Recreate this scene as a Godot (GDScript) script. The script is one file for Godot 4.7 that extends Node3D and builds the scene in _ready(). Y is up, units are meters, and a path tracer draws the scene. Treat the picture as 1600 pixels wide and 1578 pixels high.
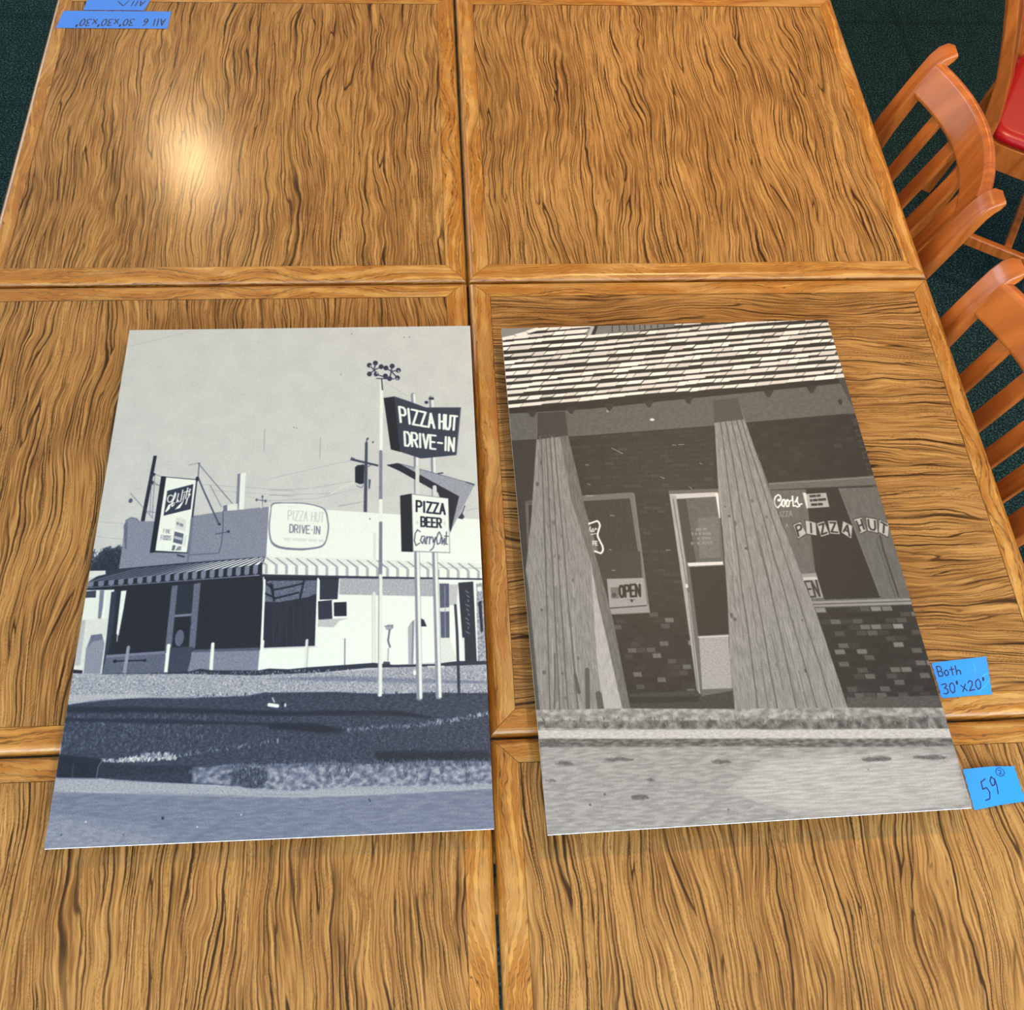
extends Node3D
# A square of six oak-edged restaurant tables seen from above, two mounted photo prints on them,
# strips of blue tape with handwriting, and three wooden chairs on a dark green carpet.
# Units are metres, y is up, the floor is y = 0 and the table tops are at TOP.

const TOP := 0.762
const GLYPH := {
	"A": [[0, 1, .5, 0, 1, 1], [.2, .65, .8, .65]], "B": [[0, 0, 0, 1, .7, 1, 1, .85, 1, .62, .7, .5, 0, .5], [.7, .5, .95, .36, .95, .14, .7, 0, 0, 0]],
	"D": [[0, 0, 0, 1, .6, 1, 1, .75, 1, .25, .6, 0, 0, 0]], "E": [[1, 0, 0, 0, 0, 1, 1, 1], [0, .5, .8, .5]], "F": [[1, 0, 0, 0, 0, 1], [0, .5, .8, .5]],
	"H": [[0, 0, 0, 1], [1, 0, 1, 1], [0, .5, 1, .5]], "I": [[.5, 0, .5, 1]], "N": [[0, 1, 0, 0, 1, 1, 1, 0]], "O": [[.3, 0, 0, .25, 0, .75, .3, 1, .7, 1, 1, .75, 1, .25, .7, 0, .3, 0]],
	"P": [[0, 1, 0, 0, .7, 0, 1, .12, 1, .4, .7, .52, 0, .52]], "R": [[0, 1, 0, 0, .7, 0, 1, .12, 1, .4, .7, .52, 0, .52], [.5, .52, 1, 1]],
	"S": [[1, .12, .7, 0, .3, 0, 0, .2, .2, .42, .8, .55, 1, .78, .7, 1, .3, 1, 0, .88]], "T": [[0, 0, 1, 0], [.5, 0, .5, 1]], "U": [[0, 0, 0, .75, .25, 1, .75, 1, 1, .75, 1, 0]],
	"V": [[0, 0, .5, 1, 1, 0]], "Z": [[0, 0, 1, 0, 0, 1, 1, 1]], "-": [[.1, .5, .9, .5]], ".": [[.4, .5, .6, .5]], "~": [[.1, .1, .5, .9, .9, .15], [0, .5, 1, .55]],
	"a": [[.8, .5, .4, .42, .05, .7, .3, 1, .7, .9, .9, .45, .9, 1]], "o": [[.4, .45, 0, .7, .3, 1, .8, .92, 1, .65, .7, .42, .4, .45]], "l": [[.5, 0, .45, 1]],
	"t": [[.5, .1, .45, 1], [0, .42, 1, .36]], "h": [[.05, 0, 0, 1], [0, .7, .5, .5, .9, .6, .95, 1]], "x": [[0, .35, 1, .95], [.9, .3, .1, 1]], "\"": [[.3, -.1, .2, .18], [.75, -.1, .65, .18]],
	"0": [[.55, 0, .1, .2, 0, .7, .35, 1, .8, .85, 1, .35, .75, .02, .55, 0]], "2": [[.05, .2, .4, 0, .85, .12, .8, .45, 0, 1, 1, .95]], "3": [[.05, .05, .8, 0, .95, .2, .4, .42, .9, .55, .95, .85, .5, 1, 0, .92]],
	"5": [[.9, 0, .2, .06, .15, .42, .7, .42, .95, .7, .7, 1, .1, .97]], "6": [[.85, 0, .3, .35, 0, .72, .25, 1, .75, .95, .9, .68, .6, .52, .1, .7]], "9": [[.9, .25, .5, .02, .1, .2, .2, .48, .6, .48, .9, .2, .85, .6, .6, 1]],
	"v": [[0, .45, .35, 1, 1, 0]],
}

var M := {}
var names := {}


# ---------------------------------------------------------------- pictures
class Canvas:
	var w: int
	var h: int
	var k: float
	var buf: PackedFloat32Array
	var noise := FastNoiseLite.new()
	var rng := RandomNumberGenerator.new()

	func _init(width_mm: float, height_mm: float, pixels_wide: int, ground: float) -> void:
		w = pixels_wide
		k = pixels_wide / width_mm
		h = int(round(height_mm * k))
		buf.resize(w * h)
		buf.fill(ground)
		noise.noise_type = FastNoiseLite.TYPE_SIMPLEX
		noise.frequency = 1.0
		noise.fractal_octaves = 4
		noise.seed = 5

	func poly(mm: Array, v: float, amp := 0.0, fx := 1.0, fy := 1.0, dense := 1.0) -> void:
		var n := mm.size() / 2
		var px := PackedFloat32Array()
		var py := PackedFloat32Array()
		var x0 := 1e9
		var x1 := -1e9
		var y0 := 1e9
		var y1 := -1e9
		for i in n:
			var x: float = mm[2 * i] * k
			var y: float = mm[2 * i + 1] * k
			px.append(x)
			py.append(y)
			x0 = minf(x0, x)
			x1 = maxf(x1, x)
			y0 = minf(y0, y)
			y1 = maxf(y1, y)
		var left := clampi(int(floor(x0)), 0, w - 1)
		var right := clampi(int(floor(x1)), 0, w - 1)
		var cov := PackedFloat32Array()
		cov.resize(right - left + 2)
		for row in range(clampi(int(floor(y0)), 0, h), clampi(int(floor(y1)) + 1, 0, h)):
			cov.fill(0.0)
			for sub in 4:
				var yy := row + (sub + 0.5) * 0.25
				var hits := PackedFloat32Array()
				var j := n - 1
				for i in n:
					if (py[i] > yy) != (py[j] > yy):
						hits.append(px[i] + (yy - py[i]) / (py[j] - py[i]) * (px[j] - px[i]))
					j = i
				hits.sort()
				for p in range(0, hits.size() - 1, 2):
					var xa := clampf(hits[p], left, right + 1) - left
					var xb := clampf(hits[p + 1], left, right + 1) - left
					var ia := int(xa)
					var ib := int(xb)
					if ia == ib:
						cov[ia] += (xb - xa) * 0.25
					else:
						cov[ia] += (ia + 1 - xa) * 0.25
						for q in range(ia + 1, ib):
							cov[q] += 0.25
						cov[ib] += (xb - ib) * 0.25
			var at := row * w + left
			for q in right - left + 1:
				var a := cov[q]
				if a > 0.002:
					var t := v
					if amp > 0.0:
						t += amp * noise.get_noise_2d((left + q) / k * fx, row / k * fy)
					buf[at + q] = lerpf(buf[at + q], t, minf(a, 1.0) * dense)

	# an area with a ragged, blurred outline
	func soft(mm: Array, v: float, amp: float, fx: float, fy: float, feather: float) -> void:
		rng.seed = int(mm[0] * 13 + mm[1] * 7 + v * 100)
		for layer in 5:
			var p := []
			for c in mm:
				p.append(c + rng.randf_range(-feather, feather))
			poly(p, v, amp, fx, fy, 0.42)

	# many short upright strokes inside an outline: grass, pebbles, stains
	func blades(mm: Array, count: int, length: float, lean: float, width_mm: float, lo: float, hi: float, sd: int) -> void:
		rng.seed = sd
		var shape := PackedVector2Array()
		var box := Rect2(mm[0], mm[1], 0, 0)
		for i in range(0, mm.size(), 2):
			shape.append(Vector2(mm[i], mm[i + 1]))
			box = box.expand(shape[-1])
		for i in count:
			var p := Vector2(rng.randf_range(box.position.x, box.end.x), rng.randf_range(box.position.y, box.end.y))
			var q := Vector2(rng.randf_range(-lean, lean), -length * rng.randf_range(0.4, 1.2))
			var v := rng.randf_range(lo, hi)
			if Geometry2D.is_point_in_polygon(p, shape):
				stroke([p.x, p.y, p.x + q.x, p.y + q.y], width_mm * rng.randf_range(0.6, 1.2), v)

	func stroke(mm: Array, width_mm: float, v: float) -> void:
		var r := width_mm * k * 0.5
		for i in range(0, mm.size() - 2, 2):
			var a := Vector2(mm[i], mm[i + 1]) * k
			var b := Vector2(mm[i + 2], mm[i + 3]) * k
			var d := b - a
			var len2 := maxf(d.length_squared(), 1e-6)
			for y in range(clampi(int(minf(a.y, b.y) - r - 1), 0, h), clampi(int(maxf(a.y, b.y) + r + 2), 0, h)):
				for x in range(clampi(int(minf(a.x, b.x) - r - 1), 0, w), clampi(int(maxf(a.x, b.x) + r + 2), 0, w)):
					var p := Vector2(x + 0.5, y + 0.5)
					var t := clampf((p - a).dot(d) / len2, 0.0, 1.0)
					var c := r + 0.5 - p.distance_to(a + d * t)
					if c > 0.0:
						buf[y * w + x] = lerpf(buf[y * w + x], v, minf(c, 1.0))

	func oval(cx: float, cy: float, rx: float, ry: float, v: float) -> void:
		var p := []
		for i in 20:
			p.append(cx + cos(i * TAU / 20) * rx)
			p.append(cy + sin(i * TAU / 20) * ry)
		poly(p, v)

	func on(q: Array, u: float, v: float) -> Vector2:
		return Vector2(q[0], q[1]).lerp(Vector2(q[2], q[3]), u).lerp(Vector2(q[6], q[7]).lerp(Vector2(q[4], q[5]), u), v)

	# lettering in a four-cornered field: top left, top right, bottom right, bottom left
	func text(s: String, q: Array, width_mm: float, v: float) -> void:
		var total := 0.0
		for ch in s:
			total += cell(ch) + 0.34
		total -= 0.34
		var at := 0.0
		for ch in s:
			var cw := cell(ch)
			if ch != " ":
				for line in GLYPH[ch]:
					var pts := []
					for i in range(0, line.size(), 2):
						var p := on(q, (at + line[i] * cw) / total, line[i + 1])
						pts.append(p.x)
						pts.append(p.y)
					stroke(pts, width_mm, v)
			at += cw + 0.34

	func cell(ch: String) -> float:
		return 0.35 if ch in "Il.\"" else (0.45 if ch == " " else 0.85)

	func quad(q: Array, u0: float, v0: float, u1: float, v1: float, shear: float, v: float) -> void:
		var a := on(q, u0 + shear, v0)
		var b := on(q, u1 + shear, v0)
		var c := on(q, u1, v1)
		var d := on(q, u0, v1)
		poly([a.x, a.y, b.x, b.y, c.x, c.y, d.x, d.y], v)

	func shingles(q: Array, rows: int) -> void:
		rng.seed = 31
		for i in rows:
			var u := -0.02
			while u < 1.0:
				var wide := rng.randf_range(0.022, 0.07)
				var v0 := (i + 0.30 + 0.12 * sin(u * 9.0 + i * 1.7) + rng.randf_range(-0.05, 0.05)) / rows
				var v1 := (i + 0.86 + 0.10 * sin(u * 9.0 + i * 1.7) + rng.randf_range(-0.12, 0.10)) / rows
				quad(q, u, v0, u + wide - 0.0014, v1, 0.012, rng.randf_range(0.82, 0.97))
				u += wide

	func bricks(q: Array, columns: int, rows: int, ground: float, amp: float, sd: int) -> void:
		rng.seed = sd
		for i in rows:
			for j in columns:
				var u := (j + 0.5 * (i % 2)) / columns
				var lift := pow(rng.randf(), 5.0)
				quad(q, u, (i + 0.1) / rows, minf(u + 0.9 / columns, 1.0), (i + 0.88) / rows, 0.0, ground + amp * lift + rng.randf_range(-0.012, 0.018))

	func planks(q: Array, seams: Array, sd: int) -> void:
		rng.seed = sd
		for i in 60:
			var u := rng.randf()
			var v := rng.randf()
			var a := on(q, u, v)
			var b := on(q, u + rng.randf_range(-0.01, 0.01), minf(1.0, v + rng.randf_range(0.06, 0.22)))
			stroke([a.x, a.y, b.x, b.y], rng.randf_range(0.5, 1.6), rng.randf_range(0.42, 0.68))
		for s in seams:
			var pts := []
			for i in 9:
				var p := on(q, s + rng.randf_range(-0.008, 0.008), i / 8.0)
				pts.append(p.x)
				pts.append(p.y)
			stroke(pts, 1.2, 0.34)
		for i in 14:
			var p := on(q, rng.randf(), rng.randf())
			oval(p.x, p.y, rng.randf_range(0.8, 2.4), rng.randf_range(1.6, 5.0), rng.randf_range(0.36, 0.46))

	# ramp: [value, r, g, b, value, r, g, b, ...] in sRGB bytes; grain is the grain of the photographic paper
	func texture(ramp: Array, grain: float, soften: bool, mottle := 0.0) -> ImageTexture:
		for pass_over in (2 if soften else 0):
			var was := buf.duplicate()
			for y in range(1, h - 1):
				for x in range(1, w - 1):
					var i := y * w + x
					buf[i] = 0.36 * was[i] + 0.10 * (was[i - 1] + was[i + 1] + was[i - w] + was[i + w]) + 0.06 * (was[i - w - 1] + was[i - w + 1] + was[i + w - 1] + was[i + w + 1])
		var lut := PackedByteArray()
		for i in 256:
			var v := i / 255.0
			var j := 0
			while j + 8 <= ramp.size() - 4 and v > ramp[j + 4]:
				j += 4
			var t := clampf((v - ramp[j]) / (ramp[j + 4] - ramp[j]), 0.0, 1.0)
			for c in 3:
				lut.append(int(lerpf(ramp[j + 1 + c], ramp[j + 5 + c], t)))
		rng.seed = 77
		var out := PackedByteArray()
		out.resize(w * h * 3)
		for i in w * h:
			var g := (rng.randf() + rng.randf() - 1.0) * grain + mottle * noise.get_noise_2d((i % w) / k * 0.55, (i / w) / k * 0.55)
			var a := clampi(int((buf[i] + g) * 255.0), 0, 255) * 3
			out[i * 3] = lut[a]
			out[i * 3 + 1] = lut[a + 1]
			out[i * 3 + 2] = lut[a + 2]
		return ImageTexture.create_from_image(Image.create_from_data(w, h, false, Image.FORMAT_RGB8, out))


func noise_of(sd: int, octaves := 1) -> FastNoiseLite:
	var n := FastNoiseLite.new()
	n.noise_type = FastNoiseLite.TYPE_SIMPLEX_SMOOTH
	n.frequency = 1.0
	n.seed = sd
	n.fractal_type = FastNoiseLite.FRACTAL_NONE if octaves == 1 else FastNoiseLite.FRACTAL_FBM
	n.fractal_octaves = octaves
	return n


# wood print of the laminate, 0.70 m square, grain running along v
func laminate_texture(sd: int) -> ImageTexture:
	var size := 1024
	var a := noise_of(sd)
	var b := noise_of(sd + 1)
	var out := PackedByteArray()
	out.resize(size * size * 3)
	var dark := Vector3(48, 29, 13)
	var mid := Vector3(138, 94, 47)
	var light := Vector3(184, 139, 82)
	for y in size:
		var v := y * 0.70 / size
		for x in size:
			var u := x * 0.70 / size
			var low := a.get_noise_2d(u * 7.0, v * 3.0)
			var wob := b.get_noise_2d(u * 22.0, v * 13.0)
			var s := u * 1000.0 + 15.0 * low + 2.6 * wob + 0.45 * a.get_noise_2d(u * 90.0, v * 50.0)
			s += 9.0 * b.get_noise_2d(s * 0.022, v * 0.9 + 20.0)
			var bold := b.get_noise_2d(s * 0.05, v * 3.0 + 160.0)
			var ring := a.get_noise_2d(s * 0.095, v * 2.4 + 40.0)
			var next := a.get_noise_2d((s + 2.2) * 0.095, v * 2.4 + 40.0)
			var fine := b.get_noise_2d(s * 0.42, v * 8.0 + 80.0)
			var fibre := a.get_noise_2d(s * 0.62, v * 16.0 + 20.0)
			# a growth line is sharp on one side and fades on the other
			var slope := absf(next - ring) / 2.2 + 0.012
			var line := 1.0 - smoothstep(0.15, 1.5, absf(ring) / slope)
			var shade := smoothstep(0.0, 0.5, next) * (1.0 - smoothstep(0.0, 0.45, absf(ring)))
			var hair := 1.0 - smoothstep(0.0, 0.15, absf(fine))
			var tone := 0.50 + 0.34 * fine + 0.26 * fibre + 0.16 * low + 0.12 * ring
			var c := mid.lerp(light, clampf(tone * 1.2 - 0.25, 0.0, 1.0)).lerp(dark, clampf(0.34 - 0.7 * tone, 0.0, 0.4) + 0.34 * shade * (0.7 + bold))
			c = c.lerp(dark, clampf(line * (0.52 + 0.8 * bold + 0.35 * wob) + hair * (0.22 + 0.3 * ring), 0.0, 0.88))
			var i := (y * size + x) * 3
			out[i] = int(clampf(c.x, 0, 255))
			out[i + 1] = int(clampf(c.y, 0, 255))
			out[i + 2] = int(clampf(c.z, 0, 255))
	return ImageTexture.create_from_image(Image.create_from_data(size, size, false, Image.FORMAT_RGB8, out))


# solid oak of the table edging: 0.76 m along u, 0.048 m along v
func oak_texture(sd: int) -> ImageTexture:
	var wide := 1024
	var high := 96
	var a := noise_of(sd)
	var b := noise_of(sd + 1)
	var out := PackedByteArray()
	out.resize(wide * high * 3)
	var dark := Vector3(78, 46, 14)
	var mid := Vector3(158, 99, 33)
	var light := Vector3(190, 138, 66)
	for y in high:
		var v := y * 0.048 / high
		for x in wide:
			var u := x * 0.76 / wide
			var s := v * 1000.0 + 17.0 * a.get_noise_2d(u * 5.5, v * 8.0) + 1.4 * b.get_noise_2d(u * 60.0, v * 160.0)
			var ring := a.get_noise_2d(s * 0.13, u * 0.8 + 30.0)
			var pore := b.get_noise_2d(s * 0.8, u * 26.0)
			var mottle := a.get_noise_2d(u * 22.0 + 9.0, v * 40.0)
			var line := 1.0 - smoothstep(0.0, 0.2, absf(ring))
			var c := mid.lerp(light, clampf(0.30 + 0.6 * ring + 0.4 * mottle, 0.0, 1.0))
			c = c.lerp(dark, clampf(line * (0.5 + 0.9 * maxf(pore, 0.0)) + 0.75 * maxf(pore - 0.22, 0.0), 0.0, 0.85))
			# finish rubbed off in pale streaks
			var worn := smoothstep(0.28, 0.62, b.get_noise_2d(u * 5.0 + 70.0, v * 34.0) + 0.35 * pore)
			c = c.lerp(Vector3(196, 160, 108), 0.38 * worn)
			var i := (y * wide + x) * 3
			out[i] = int(c.x)
			out[i + 1] = int(c.y)
			out[i + 2] = int(c.z)
	return ImageTexture.create_from_image(Image.create_from_data(wide, high, false, Image.FORMAT_RGB8, out))


# stained chair timber, 0.5 m square, grain along v
func cherry_texture(sd: int) -> ImageTexture:
	var size := 512
	var a := noise_of(sd)
	var b := noise_of(sd + 1)
	var out := PackedByteArray()
	out.resize(size * size * 3)
	var dark := Vector3(116, 54, 18)
	var light := Vector3(188, 104, 44)
	for y in size:
		var v := y * 0.5 / size
		for x in size:
			var u := x * 0.5 / size
			var s := u * 1000.0 + 30.0 * a.get_noise_2d(u * 6.0, v * 3.0)
			var ring := a.get_noise_2d(s * 0.05, v * 1.5)
			var fibre := b.get_noise_2d(s * 0.8, v * 30.0)
			var line := 1.0 - smoothstep(0.0, 0.08, absf(ring))
			var c := dark.lerp(light, clampf(0.62 + 0.25 * ring + 0.13 * fibre - 0.22 * line, 0.0, 1.0))
			var i := (y * size + x) * 3
			out[i] = int(c.x)
			out[i + 1] = int(c.y)
			out[i + 2] = int(c.z)
	return ImageTexture.create_from_image(Image.create_from_data(size, size, false, Image.FORMAT_RGB8, out))


# carpet tufts, 0.4 m square, wraps at its edges
func carpet_texture() -> ImageTexture:
	var size := 512
	var n := noise_of(91)
	var img := n.get_seamless_image(8, 8)
	var big := noise_of(92)
	big.frequency = 0.012
	var tuft := noise_of(93)
	tuft.frequency = 0.11
	var speck := noise_of(94)
	speck.frequency = 0.3
	img = big.get_seamless_image(size, size)
	var t := tuft.get_seamless_image(size, size)
	var s := speck.get_seamless_image(size, size)
	var out := PackedByteArray()
	out.resize(size * size * 3)
	var d0 := img.get_data()
	var d1 := t.get_data()
	var d2 := s.get_data()
	for i in size * size:
		var v := 0.06 * (d0[i] / 255.0) + 0.62 * pow(d1[i] / 255.0, 2.2) + 1.15 * pow(d2[i] / 255.0, 4.5)
		out[i * 3] = clampi(int(9 + 62 * v), 0, 255)
		out[i * 3 + 1] = clampi(int(17 + 88 * v), 0, 255)
		out[i * 3 + 2] = clampi(int(20 + 84 * v), 0, 255)
	return ImageTexture.create_from_image(Image.create_from_data(size, size, false, Image.FORMAT_RGB8, out))


# ---------------------------------------------------------------- shapes
class Solid:
	var v := PackedVector3Array()
	var n := PackedVector3Array()
	var uv := PackedVector2Array()
	var idx := PackedInt32Array()

	func point(p: Vector3, normal: Vector3, t := Vector2.ZERO) -> int:
		v.append(p)
		n.append(normal)
		uv.append(t)
		return v.size() - 1

	func tri(a: int, b: int, c: int) -> void:
		if (v[c] - v[a]).cross(v[b] - v[a]).dot(n[a] + n[b] + n[c]) >= 0.0:
			idx.append_array([a, b, c])
		else:
			idx.append_array([a, c, b])

	func quad(a: int, b: int, c: int, d: int) -> void:
		tri(a, b, c)
		tri(a, c, d)

	func face(a: Vector3, b: Vector3, c: Vector3, d: Vector3, normal: Vector3, t := [Vector2.ZERO, Vector2.ZERO, Vector2.ZERO, Vector2.ZERO]) -> void:
		quad(point(a, normal, t[0]), point(b, normal, t[1]), point(c, normal, t[2]), point(d, normal, t[3]))

	func fan(ring: Array, normal: Vector3) -> void:
		var mid := Vector3.ZERO
		for p in ring:
			mid += p / ring.size()
		var m := point(mid, normal)
		var ids := []
		for p in ring:
			ids.append(point(p, normal))
		for i in ids.size():
			tri(m, ids[i], ids[(i + 1) % ids.size()])

	# box with rounded long edges: every edge gets a chamfer of size b
	func box(c: Vector3, s: Vector3, b := 0.002) -> void:
		var h := s * 0.5
		b = minf(b, minf(h.x, minf(h.y, h.z)) * 0.9)
		for ax in 3:
			for sg in [-1.0, 1.0]:
				var e := Vector3.ZERO
				e[ax] = sg
				var u := Vector3.ZERO
				u[(ax + 1) % 3] = 1.0
				var w := Vector3.ZERO
				w[(ax + 2) % 3] = 1.0
				var hu: float = h[(ax + 1) % 3] - b
				var hw: float = h[(ax + 2) % 3] - b
				var o: Vector3 = c + e * h[ax]
				face(o + u * hu + w * hw, o - u * hu + w * hw, o - u * hu - w * hw, o + u * hu - w * hw, e)
		for ax in 3:
			for s1 in [-1.0, 1.0]:
				for s2 in [-1.0, 1.0]:
					var e1 := Vector3.ZERO
					e1[(ax + 1) % 3] = s1
					var e2 := Vector3.ZERO
					e2[(ax + 2) % 3] = s2
					var u := Vector3.ZERO
					u[ax] = h[ax] - b
					var p1: Vector3 = c + e1 * h[(ax + 1) % 3] + e2 * (h[(ax + 2) % 3] - b)
					var p2: Vector3 = c + e2 * h[(ax + 2) % 3] + e1 * (h[(ax + 1) % 3] - b)
					face(p1 + u, p1 - u, p2 - u, p2 + u, (e1 + e2).normalized())
		for sx in [-1.0, 1.0]:
			for sy in [-1.0, 1.0]:
				for sz in [-1.0, 1.0]:
					var g := Vector3(sx, sy, sz)
					var nn := g.normalized()
					var i := point(c + Vector3(sx * h.x, sy * (h.y - b), sz * (h.z - b)), nn)
					var j := point(c + Vector3(sx * (h.x - b), sy * h.y, sz * (h.z - b)), nn)
					var l := point(c + Vector3(sx * (h.x - b), sy * (h.y - b), sz * h.z), nn)
					tri(i, j, l)

	# a rounded-rectangle bar along a path; side is the direction of its width
	func bar(path: Array, side: Vector3, widths: Array, depths: Array, r: float) -> void:
		var rings := []
		var along := 0.0
		for i in path.size():
			var p: Vector3 = path[i]
			var t: Vector3 = (path[mini(i + 1, path.size() - 1)] - path[maxi(i - 1, 0)]).normalized()
			if i > 0:
				along += p.distance_to(path[i - 1])
			var nor := t.cross(side).normalized()
			var sd := nor.cross(t).normalized()
			var hw: float = widths[mini(i, widths.size() - 1)] * 0.5
			var hd: float = depths[mini(i, depths.size() - 1)] * 0.5
			var rr := minf(r, minf(hw, hd) * 0.98)
			var ring := []
			for q in 4:
				var sx: float = [1.0, -1.0, -1.0, 1.0][q]
				var sy: float = [1.0, 1.0, -1.0, -1.0][q]
				for k in 4:
					var ang := q * PI / 2 + k * PI / 6
					var d2 := Vector2(cos(ang), sin(ang))
					var c2 := Vector2(sx * (hw - rr), sy * (hd - rr)) + d2 * rr
					ring.append(point(p + sd * c2.x + nor * c2.y, (sd * d2.x + nor * d2.y).normalized(), Vector2(c2.x + c2.y, along)))
			rings.append(ring)
		for i in rings.size() - 1:
			for k in 16:
				quad(rings[i][k], rings[i][(k + 1) % 16], rings[i + 1][(k + 1) % 16], rings[i + 1][k])
		for e in 2:
			var ring: Array = rings[0] if e == 0 else rings[-1]
			var pts := []
			for q in ring:
				pts.append(v[q])
			fan(pts, (path[0] - path[1]).normalized() if e == 0 else (path[-1] - path[-2]).normalized())

	# stacked outlines (arrays of Vector3 of equal length), closed at both ends
	func loft(rings: Array) -> void:
		var start := v.size()
		var m: int = rings[0].size()
		for i in rings.size():
			for j in m:
				var du: Vector3 = rings[i][(j + 1) % m] - rings[i][(j + m - 1) % m]
				var dv: Vector3 = rings[mini(i + 1, rings.size() - 1)][j] - rings[maxi(i - 1, 0)][j]
				var nn := du.cross(dv).normalized()
				var mid := Vector3.ZERO
				for p in rings[i]:
					mid += p / m
				if nn.dot(rings[i][j] - mid) < 0.0 and absf(nn.y) < 0.95:
					nn = -nn
				if absf(nn.y) >= 0.95:
					nn = Vector3(0, absf(nn.y), 0) if i > 0 else Vector3(0, -absf(nn.y), 0)
				point(rings[i][j], nn)
		for i in rings.size() - 1:
			for j in m:
				quad(start + i * m + j, start + i * m + (j + 1) % m, start + (i + 1) * m + (j + 1) % m, start + (i + 1) * m + j)
		fan(rings[0], Vector3.DOWN)
		fan(rings[-1], Vector3.UP)

	func mesh() -> ArrayMesh:
		var arrays := []
		arrays.resize(Mesh.ARRAY_MAX)
		arrays[Mesh.ARRAY_VERTEX] = v
		arrays[Mesh.ARRAY_NORMAL] = n
		arrays[Mesh.ARRAY_TEX_UV] = uv
		arrays[Mesh.ARRAY_INDEX] = idx
		var m := ArrayMesh.new()
		m.add_surface_from_arrays(Mesh.PRIMITIVE_TRIANGLES, arrays)
		return m


func numbered(called: String) -> String:
	var k: int = names.get(called, 0)
	names[called] = k + 1
	return called if k == 0 else "%s_%03d" % [called, k]


func part(called: String, s: Solid, m: Material, parent: Node3D) -> MeshInstance3D:
	var o := MeshInstance3D.new()
	o.name = called
	o.mesh = s.mesh()
	o.material_override = null
	o.mesh.surface_set_material(0, m)
	parent.add_child(o, true)
	return o


func thing(called: String, label: String, category: String, at := Vector3.ZERO, turn := 0.0, group := "") -> Node3D:
	var o := Node3D.new()
	o.name = numbered(called)
	add_child(o)
	o.position = at
	o.rotation.y = turn
	tag(o, label, category, group)
	return o


func tag(o: Node3D, label: String, category: String, group := "") -> void:
	o.set_meta("label", label)
	o.set_meta("category", category)
	if group:
		o.set_meta("group", group)


func structure(called: String, s: Solid, m: Material) -> MeshInstance3D:
	var o := part(called, s, m, self)
	o.set_meta("kind", "structure")
	return o


func mat(color: Color, rough: float, tex: Texture2D = null) -> StandardMaterial3D:
	var m := StandardMaterial3D.new()
	m.albedo_color = color
	m.roughness = rough
	if tex:
		m.albedo_texture = tex
	return m


# ---------------------------------------------------------------- tables
const TABLE_X := 0.756
const TABLE_Z := 0.7545
const TRIM := 0.033


func edge_strip(e: Vector3, o: Vector3, half_e: float, half_o: float, v0: float) -> Solid:
	var s := Solid.new()
	var r := 0.0125
	var prof := [[0.0, 0.0, Vector2(0, 1)], [TRIM - r, 0.0, Vector2(0, 1)]]
	for i in range(1, 9):
		var a := PI / 2 - i * PI / 8
		prof.append([TRIM - r + cos(a) * r, -r + sin(a) * r, Vector2(cos(a), sin(a))])
	prof.append([0.0, -2 * r, Vector2(0, -1)])
	var ids := []
	for pt in prof:
		var row := []
		for sg in [-1.0, 1.0]:
			var reach: float = half_e + pt[0] - 0.00035
			var p: Vector3 = e * (sg * reach) + o * (half_o + pt[0]) + Vector3.UP * pt[1]
			row.append(s.point(p, o * pt[2].x + Vector3.UP * pt[2].y, Vector2(0.5 + sg * reach / 0.76, v0 + (pt[0] - pt[1]) / 0.048)))
		ids.append(row)
	for i in ids.size() - 1:
		s.quad(ids[i][0], ids[i][1], ids[i + 1][1], ids[i + 1][0])
	for sg in 2:
		var ring := []
		for row in ids:
			ring.append(s.v[row[sg]])
		s.fan(ring, (e * (sg * 2.0 - 1.0) - o).normalized())
	return s


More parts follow.
